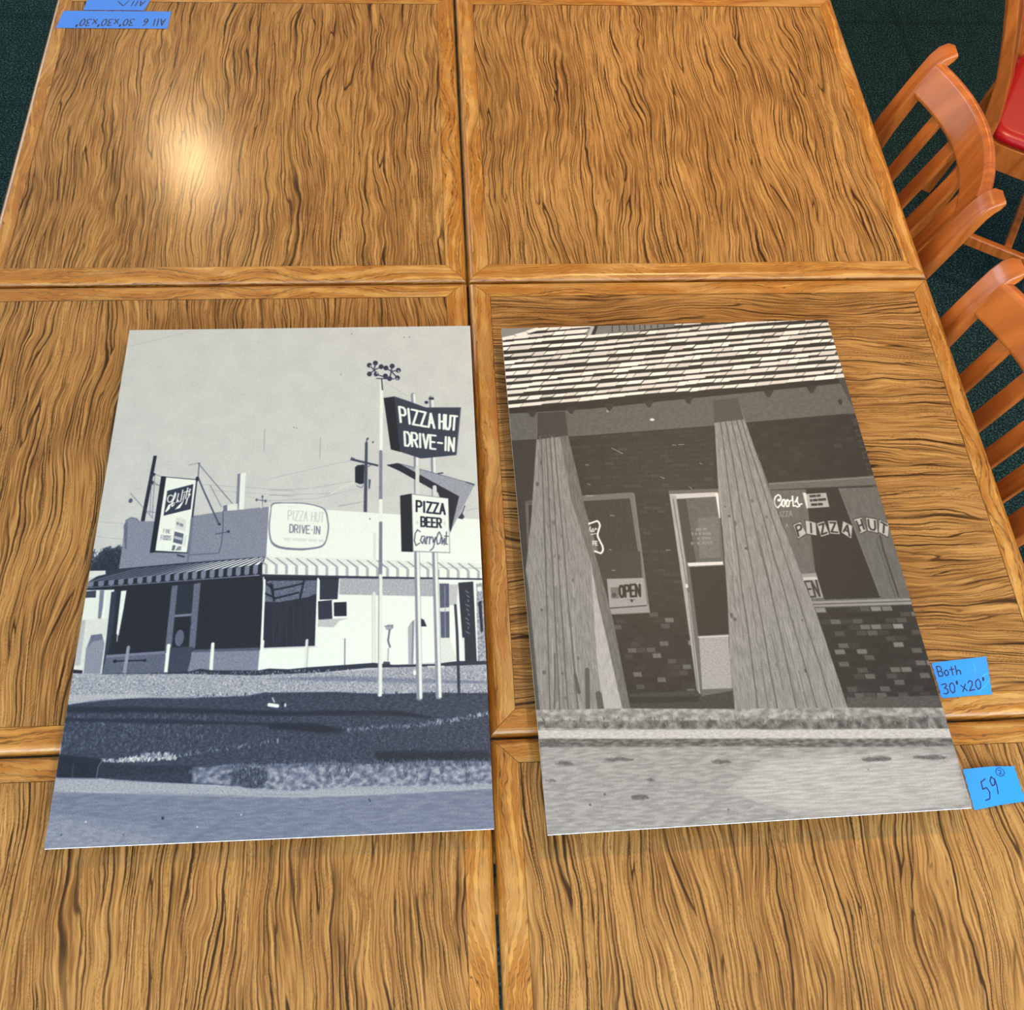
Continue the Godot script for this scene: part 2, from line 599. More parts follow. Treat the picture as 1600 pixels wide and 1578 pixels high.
func make_table(at: Vector3, label: String, along_x: bool, lam: Material, oaks: Array, flip: Vector2) -> void:
	var t := thing("dining_table", label, "table", at, 0.0, "square tables pushed together")
	var hx := TABLE_X * 0.5 - TRIM
	var hz := TABLE_Z * 0.5 - TRIM
	var top := Solid.new()
	var y := TOP - 0.0004
	var g := 0.0005
	var ax := hx - g
	var az := hz - g
	var uvs := []
	for c in [Vector2(-ax, -az), Vector2(ax, -az), Vector2(ax, az), Vector2(-ax, az)]:
		uvs.append((Vector2(c.y, c.x) if along_x else c) * flip / 0.70 + Vector2(.5, .5))
	top.face(Vector3(-ax, y, -az), Vector3(ax, y, -az), Vector3(ax, y, az), Vector3(-ax, y, az), Vector3.UP, uvs)
	top.face(Vector3(-ax, y - .02, -az), Vector3(ax, y - .02, -az), Vector3(ax, y - .02, az), Vector3(-ax, y - .02, az), Vector3.DOWN)
	for q in [[Vector3(ax, 0, az), Vector3(ax, 0, -az), Vector3.RIGHT], [Vector3(-ax, 0, az), Vector3(-ax, 0, -az), Vector3.LEFT], [Vector3(ax, 0, az), Vector3(-ax, 0, az), Vector3.BACK], [Vector3(ax, 0, -az), Vector3(-ax, 0, -az), Vector3.FORWARD]]:
		var a: Vector3 = q[0] + Vector3.UP * y
		var b: Vector3 = q[1] + Vector3.UP * y
		top.face(a, b, b - Vector3(0, .02, 0), a - Vector3(0, .02, 0), q[2])
	part("laminate_top", top, lam, t)
	var k := 0
	for q in [[Vector3.RIGHT, Vector3.BACK, hx, hz], [Vector3.RIGHT, Vector3.FORWARD, hx, hz], [Vector3.BACK, Vector3.RIGHT, hz, hx], [Vector3.BACK, Vector3.LEFT, hz, hx]]:
		var strip := part("edge_strip", edge_strip(q[0], q[1], q[2], q[3], 0.1 + 0.13 * k), oaks[k % oaks.size()], t)
		strip.position.y = TOP
		k += 1
	var ap := Solid.new()
	for sg in [-1.0, 1.0]:
		ap.box(Vector3(0, TOP - .06, sg * (hz - .03)), Vector3(2 * hx - .08, .07, .02))
		ap.box(Vector3(sg * (hx - .03), TOP - .06, 0), Vector3(.02, .07, 2 * hz - .08))
	part("apron", ap, oaks[0], t)
	for sx in [-1.0, 1.0]:
		for sz in [-1.0, 1.0]:
			var leg := Solid.new()
			leg.bar([Vector3(sx * (hx - .01), 0, sz * (hz - .01)), Vector3(sx * (hx - .012), TOP - .0215, sz * (hz - .012))], Vector3.RIGHT, [.034, .044], [.034, .044], .006)
			part("leg", leg, oaks[0], t)


# ---------------------------------------------------------------- chairs (the sitter faces -z)
func outline(back: float, front: float, z0: float, z1: float, r: float, y: float, grow: float) -> Array:
	var pts := []
	var corners := [[Vector2(back, z0), 0.0], [Vector2(-back, z0), PI / 2], [Vector2(-front, z1), PI], [Vector2(front, z1), PI * 1.5]]
	for c in corners:
		for k in 7:
			var a: float = c[1] + k * PI / 12
			var sx := signf(c[0].x)
			var sz := 1.0 if c[1] < 2.0 else -1.0
			var mid := Vector2(c[0].x - sx * r, c[0].y - sz * r)
			pts.append(Vector3(mid.x + cos(a) * (r + grow), y, mid.y + sin(a) * (r + grow)))
	return pts


func rail_back(x: float) -> float:
	return 0.048 * (1.0 - pow(x / 0.178, 2.0))


func make_chair(label: String, at: Vector3, turn: float, wood: Material, post_turn: Array) -> Node3D:
	var t := thing("dining_chair", label, "chair", at, turn, "wooden chairs with slatted backs")
	var lean := Vector3(0, 1, 0.33).normalized()
	for i in 2:
		var sx: float = [-1.0, 1.0][i]
		var p := Solid.new()
		var path := []
		for q in [[0.0, .275], [.22, .238], [.40, .212], [.50, .214], [.60, .230], [.70, .258], [.77, .281], [.812, .295], [.832, .302], [.847, .311], [.855, .321], [.858, .330]]:
			path.append(Vector3(sx * (0.166 + 0.021 * smoothstep(0.3, 0.8, q[0])), q[0], q[1]))
		var side := Vector3.RIGHT.rotated(Vector3.UP, post_turn[i])
		p.bar(path, side, [.030, .034, .038, .040, .041, .042, .042, .042, .042, .042, .040, .030], [.030, .034, .036, .034, .030, .026, .023, .021, .020, .019, .016, .008], .0045)
		part("back_post", p, wood, t)
	var rail := Solid.new()
	var rings := []
	for i in 17:
		var x := lerpf(-0.174, 0.174, i / 16.0)
		var c := Vector3(x, 0.808, 0.292 + rail_back(x))
		var tang := Vector3(1, 0, -0.096 * x / 0.0317).normalized()
		var out := tang.cross(lean).normalized()
		if out.z < 0:
			out = -out
		var ring := []
		for q in 4:
			var sy: float = [1.0, 1.0, -1.0, -1.0][q]
			var sn: float = [1.0, -1.0, -1.0, 1.0][q]
			for k in 4:
				var ang := q * PI / 2 + k * PI / 6
				var rr := 0.0098
				var d2 := Vector2(cos(ang), sin(ang))
				var c2 := Vector2(sn * (0.0115 - rr), sy * (0.038 - rr)) + d2 * rr
				ring.append(rail.point(c + out * c2.x + lean * c2.y, (out * d2.x + lean * d2.y).normalized(), Vector2(c2.x + c2.y, x)))
		rings.append(ring)
	for i in 16:
		for k in 16:
			rail.quad(rings[i][k], rings[i][(k + 1) % 16], rings[i + 1][(k + 1) % 16], rings[i + 1][k])
	part("top_rail", rail, wood, t)
	for i in 4:
		var x := -0.105 + 0.070 * i
		var s := Solid.new()
		var b := rail_back(x)
		s.bar([Vector3(x * .93, .425, .20 + b * .25), Vector3(x * .95, .52, .218 + b * .4), Vector3(x * .97, .65, .246 + b * .72), Vector3(x, .785, .284 + b)], Vector3.RIGHT, [.034], [.009], .003)
		part("slat", s, wood, t)
	var ap := Solid.new()
	ap.loft([outline(.172, .185, .215, -.175, .05, .372, 0), outline(.172, .185, .215, -.175, .05, .374, .002), outline(.172, .185, .215, -.175, .05, .434, .002), outline(.172, .185, .215, -.175, .05, .436, 0)])
	part("seat_frame", ap, wood, t)
	var cu := Solid.new()
	var layers := []
	for q in [[.436, -.006], [.441, .001], [.449, .003], [.457, .0], [.463, -.008], [.467, -.022], [.469, -.045]]:
		layers.append(outline(.170, .184, .212, -.176, .052, q[0], q[1]))
	cu.loft(layers)
	part("seat_cushion", cu, M.vinyl, t)
	for sx in [-1.0, 1.0]:
		var leg := Solid.new()
		leg.bar([Vector3(sx * .165, 0, -.162), Vector3(sx * .16, .374, -.148)], Vector3.RIGHT, [.026, .036], [.026, .036], .006)
		part("front_leg", leg, wood, t)
		var st := Solid.new()
		st.bar([Vector3(sx * .164, .15, -.152), Vector3(sx * .174, .17, .245)], Vector3.UP, [.032], [.018], .005)
		part("stretcher", st, wood, t)
	var cross := Solid.new()
	cross.bar([Vector3(-.164, .16, .04), Vector3(.164, .16, .04)], Vector3.UP, [.03], [.018], .005)
	part("stretcher", cross, wood, t)
	return t


# ---------------------------------------------------------------- prints and tape
func make_print(label: String, at: Vector3, turn: float, lift: float, pic: Texture2D) -> void:
	var t := thing("photo_print", label, "photo print", at, turn, "mounted black and white photo prints")
	var m := mat(Color.WHITE, 0.48, pic)
	m.metallic_specular = 0.36
	var hx := 0.254
	var hz := 0.381
	var f := Solid.new()
	f.face(Vector3(-hx, lift, -hz), Vector3(hx, lift, -hz), Vector3(hx, lift, hz), Vector3(-hx, lift, hz), Vector3.UP, [Vector2(0, 0), Vector2(1, 0), Vector2(1, 1), Vector2(0, 1)])
	f.face(Vector3(-hx, lift - .0004, -hz), Vector3(hx, lift - .0004, -hz), Vector3(hx, lift - .0004, hz), Vector3(-hx, lift - .0004, hz), Vector3.DOWN)
	part("printed_face", f, m, t)
	var b := Solid.new()
	b.box(Vector3(0, lift - .0019, 0), Vector3(2 * hx, .003, 2 * hz), .0004)
	part("backing_board", b, M.board, t)
	var fr := Solid.new()
	var hgt := lift - .0034
	for sg in [-1.0, 1.0]:
		fr.box(Vector3(0, hgt * .5, sg * (hz - .09)), Vector3(2 * hx - .16, hgt, .022), .001)
		fr.box(Vector3(sg * (hx - .09), hgt * .5, 0), Vector3(.022, hgt, 2 * hz - .202), .001)
	part("hanging_frame", fr, M.frame, t)


# a strip of tape whose corners are given clockwise from the far left; lift(u, v) curls it
func make_tape(label: String, corners: Array, lift: Callable, pic: Texture2D) -> void:
	var base: Vector3 = (corners[0] + corners[1] + corners[2] + corners[3]) / 4.0
	var t := thing("masking_tape", label, "tape", base, 0.0, "strips of blue masking tape with handwriting")
	var s := Solid.new()
	var nu := 24
	var nv := 10
	for side in 2:
		var ids := []
		for j in nv + 1:
			for i in nu + 1:
				var u := i / float(nu)
				var v := j / float(nv)
				var p: Vector3 = corners[0].lerp(corners[1], u).lerp(corners[3].lerp(corners[2], u), v) - base
				# torn, slightly toothed short ends
				if i == 0 or i == nu:
					p.x += 0.0005 * (1 if j % 2 == 0 else -1)
				p.y += lift.call(u, v) + (0.0004 if side == 0 else 0.00015)
				var e := 0.02
				var du: Vector3 = (corners[1] - corners[0]) * e + Vector3.UP * (lift.call(u + e, v) - lift.call(u, v))
				var dv: Vector3 = (corners[3] - corners[0]) * e + Vector3.UP * (lift.call(u, v + e) - lift.call(u, v))
				var nn := dv.cross(du).normalized()
				ids.append(s.point(p, nn if side == 0 else -nn, Vector2(u, v)))
		for j in nv:
			for i in nu:
				var a := j * (nu + 1) + i
				s.quad(ids[a], ids[a + 1], ids[a + nu + 2], ids[a + nu + 1])
	part("tape_strip", s, mat(Color.WHITE, 0.5, pic), t)


# ---------------------------------------------------------------- room
func make_window(called: String, at: Vector3, turn: float, wide: float, high: float, panes: int, energy: float) -> void:
	var w := Node3D.new()
	w.name = called
	w.set_meta("kind", "structure")
	add_child(w)
	w.position = at
	w.rotation.y = turn
	var f := Solid.new()
	for sg in [-1.0, 1.0]:
		f.box(Vector3(0, sg * (high * .5 - .03), 0), Vector3(wide, .06, .08), .004)
		f.box(Vector3(sg * (wide * .5 - .03), 0, 0), Vector3(.06, high - .12, .08), .004)
	for i in range(1, panes):
		f.box(Vector3(-wide * .5 + wide * i / panes, 0, 0), Vector3(.05, high - .12, .07), .004)
	part("window_frame", f, M.trim_paint, w)
	for i in panes:
		var g := Solid.new()
		var pw := wide / panes
		g.box(Vector3(-wide * .5 + pw * (i + .5), 0, 0), Vector3(pw - .06, high - .12, .006), .001)
		part("pane", g, M.glass, w)
	var l := AreaLight3D.new()
	l.name = "daylight"
	l.area_size = Vector2(wide - .12, high - .12)
	l.light_color = Color(0.88, 0.95, 1.0)
	l.light_energy = energy
	l.area_range = 14.0
	l.area_attenuation = 2.0
	l.shadow_enabled = true
	w.add_child(l)
	l.position = Vector3(0, 0, -.06)


func make_lamp(label: String, at: Vector3, energy: float) -> void:
	var t := thing("ceiling_light", label, "ceiling light", at, 0.0, "round warm ceiling lights")
	var ring := Solid.new()
	var n := 32
	for i in n:
		var a := i * TAU / n
		var b := (i + 1) * TAU / n
		var da := Vector3(cos(a), 0, sin(a))
		var db := Vector3(cos(b), 0, sin(b))
		var up := Vector3.UP * -.03
		ring.quad(ring.point(da * .125, da), ring.point(db * .125, db), ring.point(db * .125 + up, db), ring.point(da * .125 + up, da))
		ring.quad(ring.point(da * .125 + up, Vector3.DOWN), ring.point(db * .125 + up, Vector3.DOWN), ring.point(db * .10 + up, Vector3.DOWN), ring.point(da * .10 + up, Vector3.DOWN))
		ring.quad(ring.point(da * .10 + up, -da), ring.point(db * .10 + up, -db), ring.point(db * .10, -db), ring.point(da * .10, -da))
	part("trim_ring", ring, M.trim_paint, t)
	var disc := Solid.new()
	var pts := []
	for i in n:
		pts.append(Vector3(cos(i * TAU / n) * .0995, -.018, sin(i * TAU / n) * .0995))
	disc.fan(pts, Vector3.DOWN)
	part("glowing_diffuser", disc, M.lamp, t)
	var l := SpotLight3D.new()
	l.name = "lamp_light"
	l.light_color = Color(1.0, 0.84, 0.62)
	l.light_energy = energy
	l.light_size = 0.09
	l.spot_range = 12.0
	l.spot_attenuation = 2.0
	l.spot_angle = 72.0
	l.spot_angle_attenuation = 0.6
	l.shadow_enabled = true
	t.add_child(l)
	l.position = Vector3(0, -.035, 0)
	l.rotation.x = -PI / 2


func wall_with_opening(called: String, x_axis: bool, fixed: float, a0: float, a1: float, o0: float, o1: float, y0: float, y1: float, height: float) -> void:
	var s := Solid.new()
	for q in [[a0, o0, 0.0, height], [o1, a1, 0.0, height], [o0, o1, 0.0, y0], [o0, o1, y1, height]]:
		if q[1] - q[0] < 0.01:
			continue
		var c: float = (q[0] + q[1]) * .5
		var cy: float = (q[2] + q[3]) * .5
		var long: float = q[1] - q[0]
		s.box(Vector3(c, cy, fixed) if x_axis else Vector3(fixed, cy, c), Vector3(long, q[3] - q[2], .15) if x_axis else Vector3(.15, q[3] - q[2], long), .001)
	structure(called, s, M.wall)


func _ready() -> void:
	# camera
	var cam := Camera3D.new()
	cam.name = "camera"
	cam.fov = 49.734
	cam.near = 0.05
	cam.position = Vector3(-0.057, 1.2923 + TOP, 1.2266)
	cam.rotation = Vector3(-1.0151, -0.1302, 0.0871)
	add_child(cam)
	cam.current = true
	# sky and exposure
	var env := Environment.new()
	env.background_mode = Environment.BG_SKY
	var sky := Sky.new()
	var sm := ProceduralSkyMaterial.new()
	sm.sky_top_color = Color(0.55, 0.68, 0.86)
	sm.sky_horizon_color = Color(0.82, 0.88, 0.94)
	sm.ground_bottom_color = Color(0.30, 0.30, 0.29)
	sm.ground_horizon_color = Color(0.55, 0.55, 0.54)
	sm.sky_energy_multiplier = 1.4
	sky.sky_material = sm
	env.sky = sky
	env.tonemap_mode = Environment.TONE_MAPPER_LINEAR
	env.tonemap_exposure = 0.42
	env.sdfgi_enabled = true
	env.ssao_enabled = true
	env.ssil_enabled = true
	var we := WorldEnvironment.new()
	we.name = "environment"
	we.environment = env
	add_child(we)

	# materials
	M.wall = mat(Color(0.80, 0.77, 0.71), 0.85)
	M.ceiling = mat(Color(0.86, 0.85, 0.82), 0.9)
	M.trim_paint = mat(Color(0.85, 0.84, 0.81), 0.5)
	M.board = mat(Color(0.80, 0.81, 0.84), 0.6)
	M.frame = mat(Color(0.16, 0.15, 0.14), 0.7)
	M.vinyl = mat(Color(0.62, 0.01, 0.05), 0.34)
	M.glass = mat(Color(0.95, 0.98, 1.0, 0.06), 0.02)
	M.glass.transparency = BaseMaterial3D.TRANSPARENCY_ALPHA
	M.lamp = mat(Color(1, 0.95, 0.85), 0.5)
	M.lamp.emission_enabled = true
	M.lamp.emission = Color(1.0, 0.86, 0.66)
	M.lamp.emission_energy_multiplier = 3.0
	M.carpet = mat(Color.WHITE, 1.0, carpet_texture())
	M.carpet.metallic_specular = 0.1
	var lams := []
	for i in 2:
		var m := mat(Color.WHITE, 0.19, laminate_texture(11 + 10 * i))
		m.metallic_specular = 0.36
		lams.append(m)
	var oaks := []
	for i in 3:
		oaks.append(mat(Color.WHITE, 0.3, oak_texture(51 + 10 * i)))
	var cherry := mat(Color.WHITE, 0.22, cherry_texture(71))
	cherry.uv1_triplanar = true
	cherry.uv1_scale = Vector3(2, 2, 2)

	# room shell
	var ceil_y := 2.78
	var x0 := -3.6
	var x1 := 5.0
	var z0 := -5.6
	var z1 := 3.0
	var fl := Solid.new()
	fl.face(Vector3(x0, 0, z0), Vector3(x1, 0, z0), Vector3(x1, 0, z1), Vector3(x0, 0, z1), Vector3.UP, [Vector2(x0, z0) / .4, Vector2(x1, z0) / .4, Vector2(x1, z1) / .4, Vector2(x0, z1) / .4])
	fl.box(Vector3((x0 + x1) * .5, -.06, (z0 + z1) * .5), Vector3(x1 - x0 + .3, .118, z1 - z0 + .3), .001)
	structure("floor", fl, M.carpet)
	var ce := Solid.new()
	ce.box(Vector3((x0 + x1) * .5, ceil_y + .06, (z0 + z1) * .5), Vector3(x1 - x0 + .3, .12, z1 - z0 + .3), .001)
	structure("ceiling", ce, M.ceiling)
	wall_with_opening("wall_front", true, z1 + .075, x0, x1, -2.6, 3.8, .80, 2.60, ceil_y)
	wall_with_opening("wall_back", true, z0 - .075, x0, x1, x1, x1, 0, 0, ceil_y)
	wall_with_opening("wall_left", false, x0 - .075, z0, z1, -4.6, -0.6, .85, 2.45, ceil_y)
	wall_with_opening("wall_right", false, x1 + .075, z0, z1, z1, z1, 0, 0, ceil_y)
	make_window("window_1", Vector3(.6, 1.70, z1 + .075), 0.0, 6.4, 1.8, 4, 74.0)
	make_window("window_2", Vector3(x0 - .075, 1.65, -2.6), -PI / 2, 4.0, 1.6, 3, 24.0)

	# ceiling lights
	make_lamp("ceiling light over the chairs at the right table", Vector3(.70, ceil_y, -.52), 9.0)
	make_lamp("ceiling light beyond the tape on the far left table", Vector3(-1.06, ceil_y, -2.52), 4.2)
	make_lamp("ceiling light beyond the far right table", Vector3(2.6, ceil_y, -2.52), 3.5)
	make_lamp("ceiling light over the red-seated chair", Vector3(2.6, ceil_y, -.52), 3.5)

	# tables
	var xs := [-0.3796, 0.3792]
	var zs := [-0.3705, 0.3865, 1.1435]
	make_table(Vector3(xs[0], 0, zs[0]), "far left table with two strips of blue tape lying on it", false, lams[0], [oaks[0], oaks[1]], Vector2(1, 1))
	make_table(Vector3(xs[1], 0, zs[0]), "far right table, bare, with a chair pushed against its right edge", false, lams[1], [oaks[1], oaks[2]], Vector2(1, 1))
	make_table(Vector3(xs[0], 0, zs[1]), "middle left table under the print of the drive-in building", false, lams[1], [oaks[2], oaks[0]], Vector2(-1, 1))
	make_table(Vector3(xs[1], 0, zs[1]), "middle right table under the porch print, its wood grain running crosswise", true, lams[0], [oaks[0], oaks[2]], Vector2(1, -1))
	make_table(Vector3(xs[0], 0, zs[2]), "near left table at the bottom, reached by the lower edge of the drive-in print", false, lams[0], [oaks[1], oaks[0]], Vector2(-1, -1))
	make_table(Vector3(xs[1], 0, zs[2]), "near right table at the bottom with the number 59 tape on it", false, lams[1], [oaks[2], oaks[1]], Vector2(-1, -1))

	# prints
	make_print("bluish black and white photo print of a drive-in restaurant with tall signs", Vector3(-.2542, TOP, .5034), .0008, .0223, left_picture())
	make_print("brownish black and white photo print of a shingled porch with two wooden posts", Vector3(.3076, TOP, .5098), .0191, .0284, right_picture())

	# chairs
	make_chair("chair pushed against the far right table, nearest to the red seat", Vector3(.550, 0, -.278), PI / 2 - .065, cherry, [0.0, 0.0])
	make_chair("chair at the right edge beside the middle right table, cut by the frame", Vector3(.530, 0, .284), PI / 2 + .045, cherry, [0.0, 0.0])
	make_chair("chair with a visible red cushion at the top right corner", Vector3(1.47, 0, -.757), -2.106, cherry, [0.0, 0.0])

	# tape
	tapes()


func tape_canvas(wide: float, high: float) -> Canvas:
	return Canvas.new(wide, high, 768, 1.0)


func tapes() -> void:
	var blue := [0.0, 14, 18, 46, 0.35, 22, 60, 150, 1.0, 44, 122, 222]
	var flat := func(_u: float, _v: float) -> float: return 0.0
	var y := TOP + .0002
	# written to be read from the far side of the table
	var a := tape_canvas(204, 50)
	a.noise.seed = 3
	a.text("All 6  30\"x30\"x30\"", [196, 41, 34, 44, 34, 24, 196, 22], 2.2, .0)
	make_tape("long blue tape strip reading All 6 30 x 30 x 30 upside down", [Vector3(-.7365, y, -.684), Vector3(-.537, y, -.684), Vector3(-.539, y, -.632), Vector3(-.742, y, -.632)], flat, a.texture(blue, .03, false))
	var b := tape_canvas(120, 48)
	b.text("All", [112, 34, 88, 34, 88, 18, 112, 18], 2.1, .0)
	b.stroke([80, 18, 74, 34, 60, 20], 2.1, .0)
	make_tape("short blue tape strip with a check mark at the top edge", [Vector3(-.696, y, -.7335), Vector3(-.577, y, -.7335), Vector3(-.588, y, -.687), Vector3(-.7005, y, -.687)], flat, b.texture(blue, .03, false))
	var bright := [0.0, 14, 18, 60, 0.35, 16, 80, 190, 0.8, 22, 132, 230, 1.0, 70, 176, 246]
	var c := tape_canvas(74, 50)
	c.buf.fill(.82)
	c.stroke([56, 6, 57, 14, 55, 20], .8, .95)
	c.stroke([72, 22, 66, 25, 60, 31], 1.2, .95)
	c.stroke([72, 32, 66, 39, 55, 45], 1.0, .95)
	c.text("Both", [5, 6, 36, 8, 36, 20, 5, 20], 1.6, .0)
	c.text("30\"x20\"", [5, 31, 66, 29, 66, 42, 5, 45], 1.6, .0)
	make_tape("blue tape tag reading Both 30 x 20 beside the porch print", [Vector3(0.5817, y, 0.6885), Vector3(0.6570, y, 0.6822), Vector3(0.6501, y, 0.7346), Vector3(0.5823, y, 0.7373)], func(u: float, v: float) -> float: return .0012 * maxf(0.0, sin(u * 7.0 + v * 3.0)) * u, c.texture(bright, .02, false))
	var d := tape_canvas(72, 52)
	d.buf.fill(.82)
	d.text("59", [17, 18, 38, 12, 40, 36, 17, 44], 1.6, .0)
	d.stroke([48, 2, 44, 4, 42, 8, 43, 12, 47, 14, 52, 13, 55, 9, 54, 5, 51, 2, 48, 2], 1.1, .0)
	d.text("2", [46, 5, 51, 5, 51, 11, 46, 11], 1.1, .0)
	make_tape("wavy blue tape tag with the number 59 and a circled 2", [Vector3(0.5840, y, 0.8306), Vector3(0.6490, y, 0.8301), Vector3(0.6511, y, 0.8734), Vector3(0.5842, y, 0.8815)], func(u: float, v: float) -> float: return .004 * pow(sin(clampf(u, 0.0, 1.0) * PI), 2.0) + .002 * u * (1.0 - v), d.texture(bright, .02, false))


# ---------------------------------------------------------------- what is printed, in millimetres from the upper left corner
func left_picture() -> ImageTexture:
	var c := Canvas.new(508, 762, 1024, .76)
	c.poly([-1, -1, 509, -1, 509, 480, -1, 480], .765, .02, .02, .02)
	c.stroke([2.6, 30.9, 48.3, 17.6, 89.8, 3.7], 0.7, 0.64)
	c.stroke([210.3, 186.6, 211.5, 223.8], 0.6, 0.5)
	c.stroke([289.2, 202.8, 289.5, 239.7], 0.6, 0.5)
	c.oval(407.8, 21.3, 1.2, 0.9, 0.45)
	c.oval(415.9, 20.8, 1.2, 0.9, 0.45)
	c.oval(329.2, 13.1, 1.2, 0.9, 0.45)
	c.oval(315.1, 90.1, 1.2, 0.9, 0.45)
	c.oval(251.3, 184.4, 1.1, 0.8, 0.45)
	c.oval(255.2, 185.7, 1.1, 0.8, 0.45)
	c.stroke([129.1, 277.2, 257.1, 291, 222.3, 289.3, 277.3, 288, 336.9, 277.3], 0.55, 0.6)
	c.stroke([140.9, 286.7, 257.5, 299.6, 222.8, 297.6, 306.4, 296.7], 0.55, 0.6)
	c.stroke([194.3, 298.8, 223.3, 306.2, 289, 304.5, 341.6, 290.1], 0.55, 0.6)
	c.stroke([-2.6, 332.8, 36.2, 336.7], 0.55, 0.6)
	c.stroke([221.2, 270.9, 313.8, 247.2, 331.7, 243.7], 0.55, 0.6)
	c.stroke([318, 317, 353.1, 310.5], 0.55, 0.6)
	c.stroke([485.7, 330.3, 508.1, 325.9], 0.55, 0.6)
	c.stroke([380.4, 106.6, 411.2, 132.4], 0.55, 0.6)
	c.stroke([-0.6, 355.2, 37.1, 361.4], 0.55, 0.6)
	c.stroke([315.8, 318.2, 346.5, 312.8], 0.55, 0.6)
	c.stroke([305.3, 297.8, 321.6, 287.3, 337, 279.4], 1, 0.88)
	c.soft([-4.3, 410.6, -7.4, 404, -7.2, 393.7, -5.4, 383.4, -3.8, 377.1, -2.7, 376.9, -1.1, 380.4, 0.8, 384.8, 2.8, 387, 4.9, 386.2, 7.4, 384, 9.8, 381.3, 12.1, 378.9, 14.1, 376.6, 15.9, 374.2, 17.7, 372.2, 19.4, 371.1, 21.2, 371.6, 22.8, 373.2, 24.5, 374.9, 26.3, 375.7, 28.6, 374.6, 31.1, 372.3, 33.5, 370.9, 35.4, 372.4, 37.7, 378.7, 40.2, 388.2, 41.1, 398, 38.5, 405, 29.9, 409.2, 17.2, 411.9, 4.4, 412.5], 0.24, 0.22, 0.2, 0.2, 3)
	c.soft([-2.4, 409.5, -4.8, 408.9, -3.8, 407.8, -1.3, 406.1, 0.9, 403.6, 2.6, 399.8, 4.6, 394.9, 6.8, 389.9, 8.9, 386, 10.5, 383.3, 11.8, 381.4, 13.6, 380, 16.3, 379, 20.8, 378, 26.6, 377.3, 32.2, 377.5, 36.3, 379.7, 39.2, 385.1, 41.5, 392.9, 41.9, 400.7, 39, 406.2, 30.7, 408.9, 18.3, 409.8, 5.8, 409.8], 0.16, 0.16, 0.3, 0.3, 3)
	c.blades([-4.6, 379.5, 35.5, 373.6, 38.9, 405, -2.6, 408.3], 140, 4, 1.5, 0.8, 0.1, 0.4, 51)
	c.poly([60.9, 228.1, 65.3, 228.2, 61, 333.8, 56, 333.6], 0.13)
	c.stroke([64.7, 258.1, 77.8, 264.3], 0.7, 0.4)
	c.stroke([62.6, 269, 75.1, 278.8], 0.7, 0.4)
	c.stroke([61.1, 275, 73.3, 276.7], 0.7, 0.4)
	c.stroke([63.4, 276.4, 66.5, 322.6], 0.7, 0.4)
	c.stroke([59.9, 317.3, 73.2, 320.8], 0.7, 0.4)
	c.stroke([36.6, 288.5, 71.7, 330.4], 0.7, 0.4)
	c.stroke([66.1, 260.7, 70.3, 327.8], 0.7, 0.4)
	c.stroke([110.7, 244.9, 124.3, 241.9], 0.7, 0.4)
	c.stroke([142.4, 278.9, 160.7, 314.4], 0.7, 0.4)
	c.oval(38.6, 300.9, 2.6, 3.6, 0.35)
	c.oval(64.8, 259.4, 1.8, 2.6, 0.2)
	c.oval(64.1, 272.5, 1.8, 3.1, 0.2)
	c.poly([35.7, 341.6, 36.6, 331.7, 42.5, 327.4, 50.2, 329.6, 53.3, 333.7, 74.3, 334.2, 122.9, 327.6, 163.4, 321.3, 224.9, 315.7, 226.5, 401.7, 224.4, 394.9, 36.5, 406.1, 36.6, 373.7], 0.54, 0.05, 0.3, 0.3)
	c.stroke([36.3, 337.9, 36.6, 331.7, 42.5, 327.4, 50.2, 329.6, 53.3, 333.7], 1.2, 0.42)
	c.poly([34.3, 339.1, 39.1, 334.3, 42.8, 376.3, 40.7, 376.2], 0.42)
	c.poly([178, 261.6, 183.6, 260.2, 185.3, 319, 180.1, 318.8], 0.5)
	c.poly([181.9, 260.7, 189.4, 259.9, 190.5, 319.2, 184, 319], 0.93)
	c.poly([162.7, 312.6, 169.1, 310.8, 169.9, 321, 163.4, 321.3], 0.45)
	c.poly([168, 311.3, 181.6, 309.7, 182.3, 319.4, 168.7, 320.5], 0.88)
	c.stroke([206.1, 304.3, 218.9, 306.3], 1.2, 0.4)
	c.stroke([214.4, 297.4, 214.6, 315.4], 1.1, 0.4)
	c.stroke([213.3, 308.4, 213.6, 316.9], 1.8, 0.85)
	c.oval(206.7, 304.4, 1.3, 2.3, 0.35)
	c.oval(218.9, 306.6, 1.3, 2.3, 0.35)
	c.oval(214.1, 299.4, 1.3, 2.1, 0.35)
	c.poly([75, 262.3, 81.2, 263.3, 80, 382, 73.4, 382.7], 0.09)
	c.poly([80.6, 263.3, 124.4, 268.9, 124.2, 385.2, 80, 382], 0.16)
	c.poly([81.8, 264.4, 122.7, 269.9, 121.3, 383.4, 80.2, 379.5], 0.95)
	c.poly([85.7, 286.4, 119.6, 276.4, 119.7, 316.8, 84.9, 326], 0.22)
	c.stroke([96.9, 289.6, 95.5, 294.5, 94.5, 300.2, 92.6, 303.9, 90, 304.9, 87.9, 302.5, 87.4, 297.9, 88.8, 294.3, 91.5, 293.4, 93.4, 295.1], 1.5, 0.97)
	c.stroke([96.6, 289.8, 97.6, 291.9, 96.9, 297.8, 94.1, 305.2, 92.4, 308.4], 1.5, 0.97)
	c.stroke([97.7, 306.1, 95.6, 306.1, 94, 309.3, 94.8, 311.8, 97.3, 308.6], 1.5, 0.97)
	c.stroke([101.2, 291.2, 100.1, 305.4, 101.6, 302.1, 103.4, 304.7], 1.5, 0.97)
	c.stroke([106.4, 285.5, 105.3, 303.9], 1.5, 0.97)
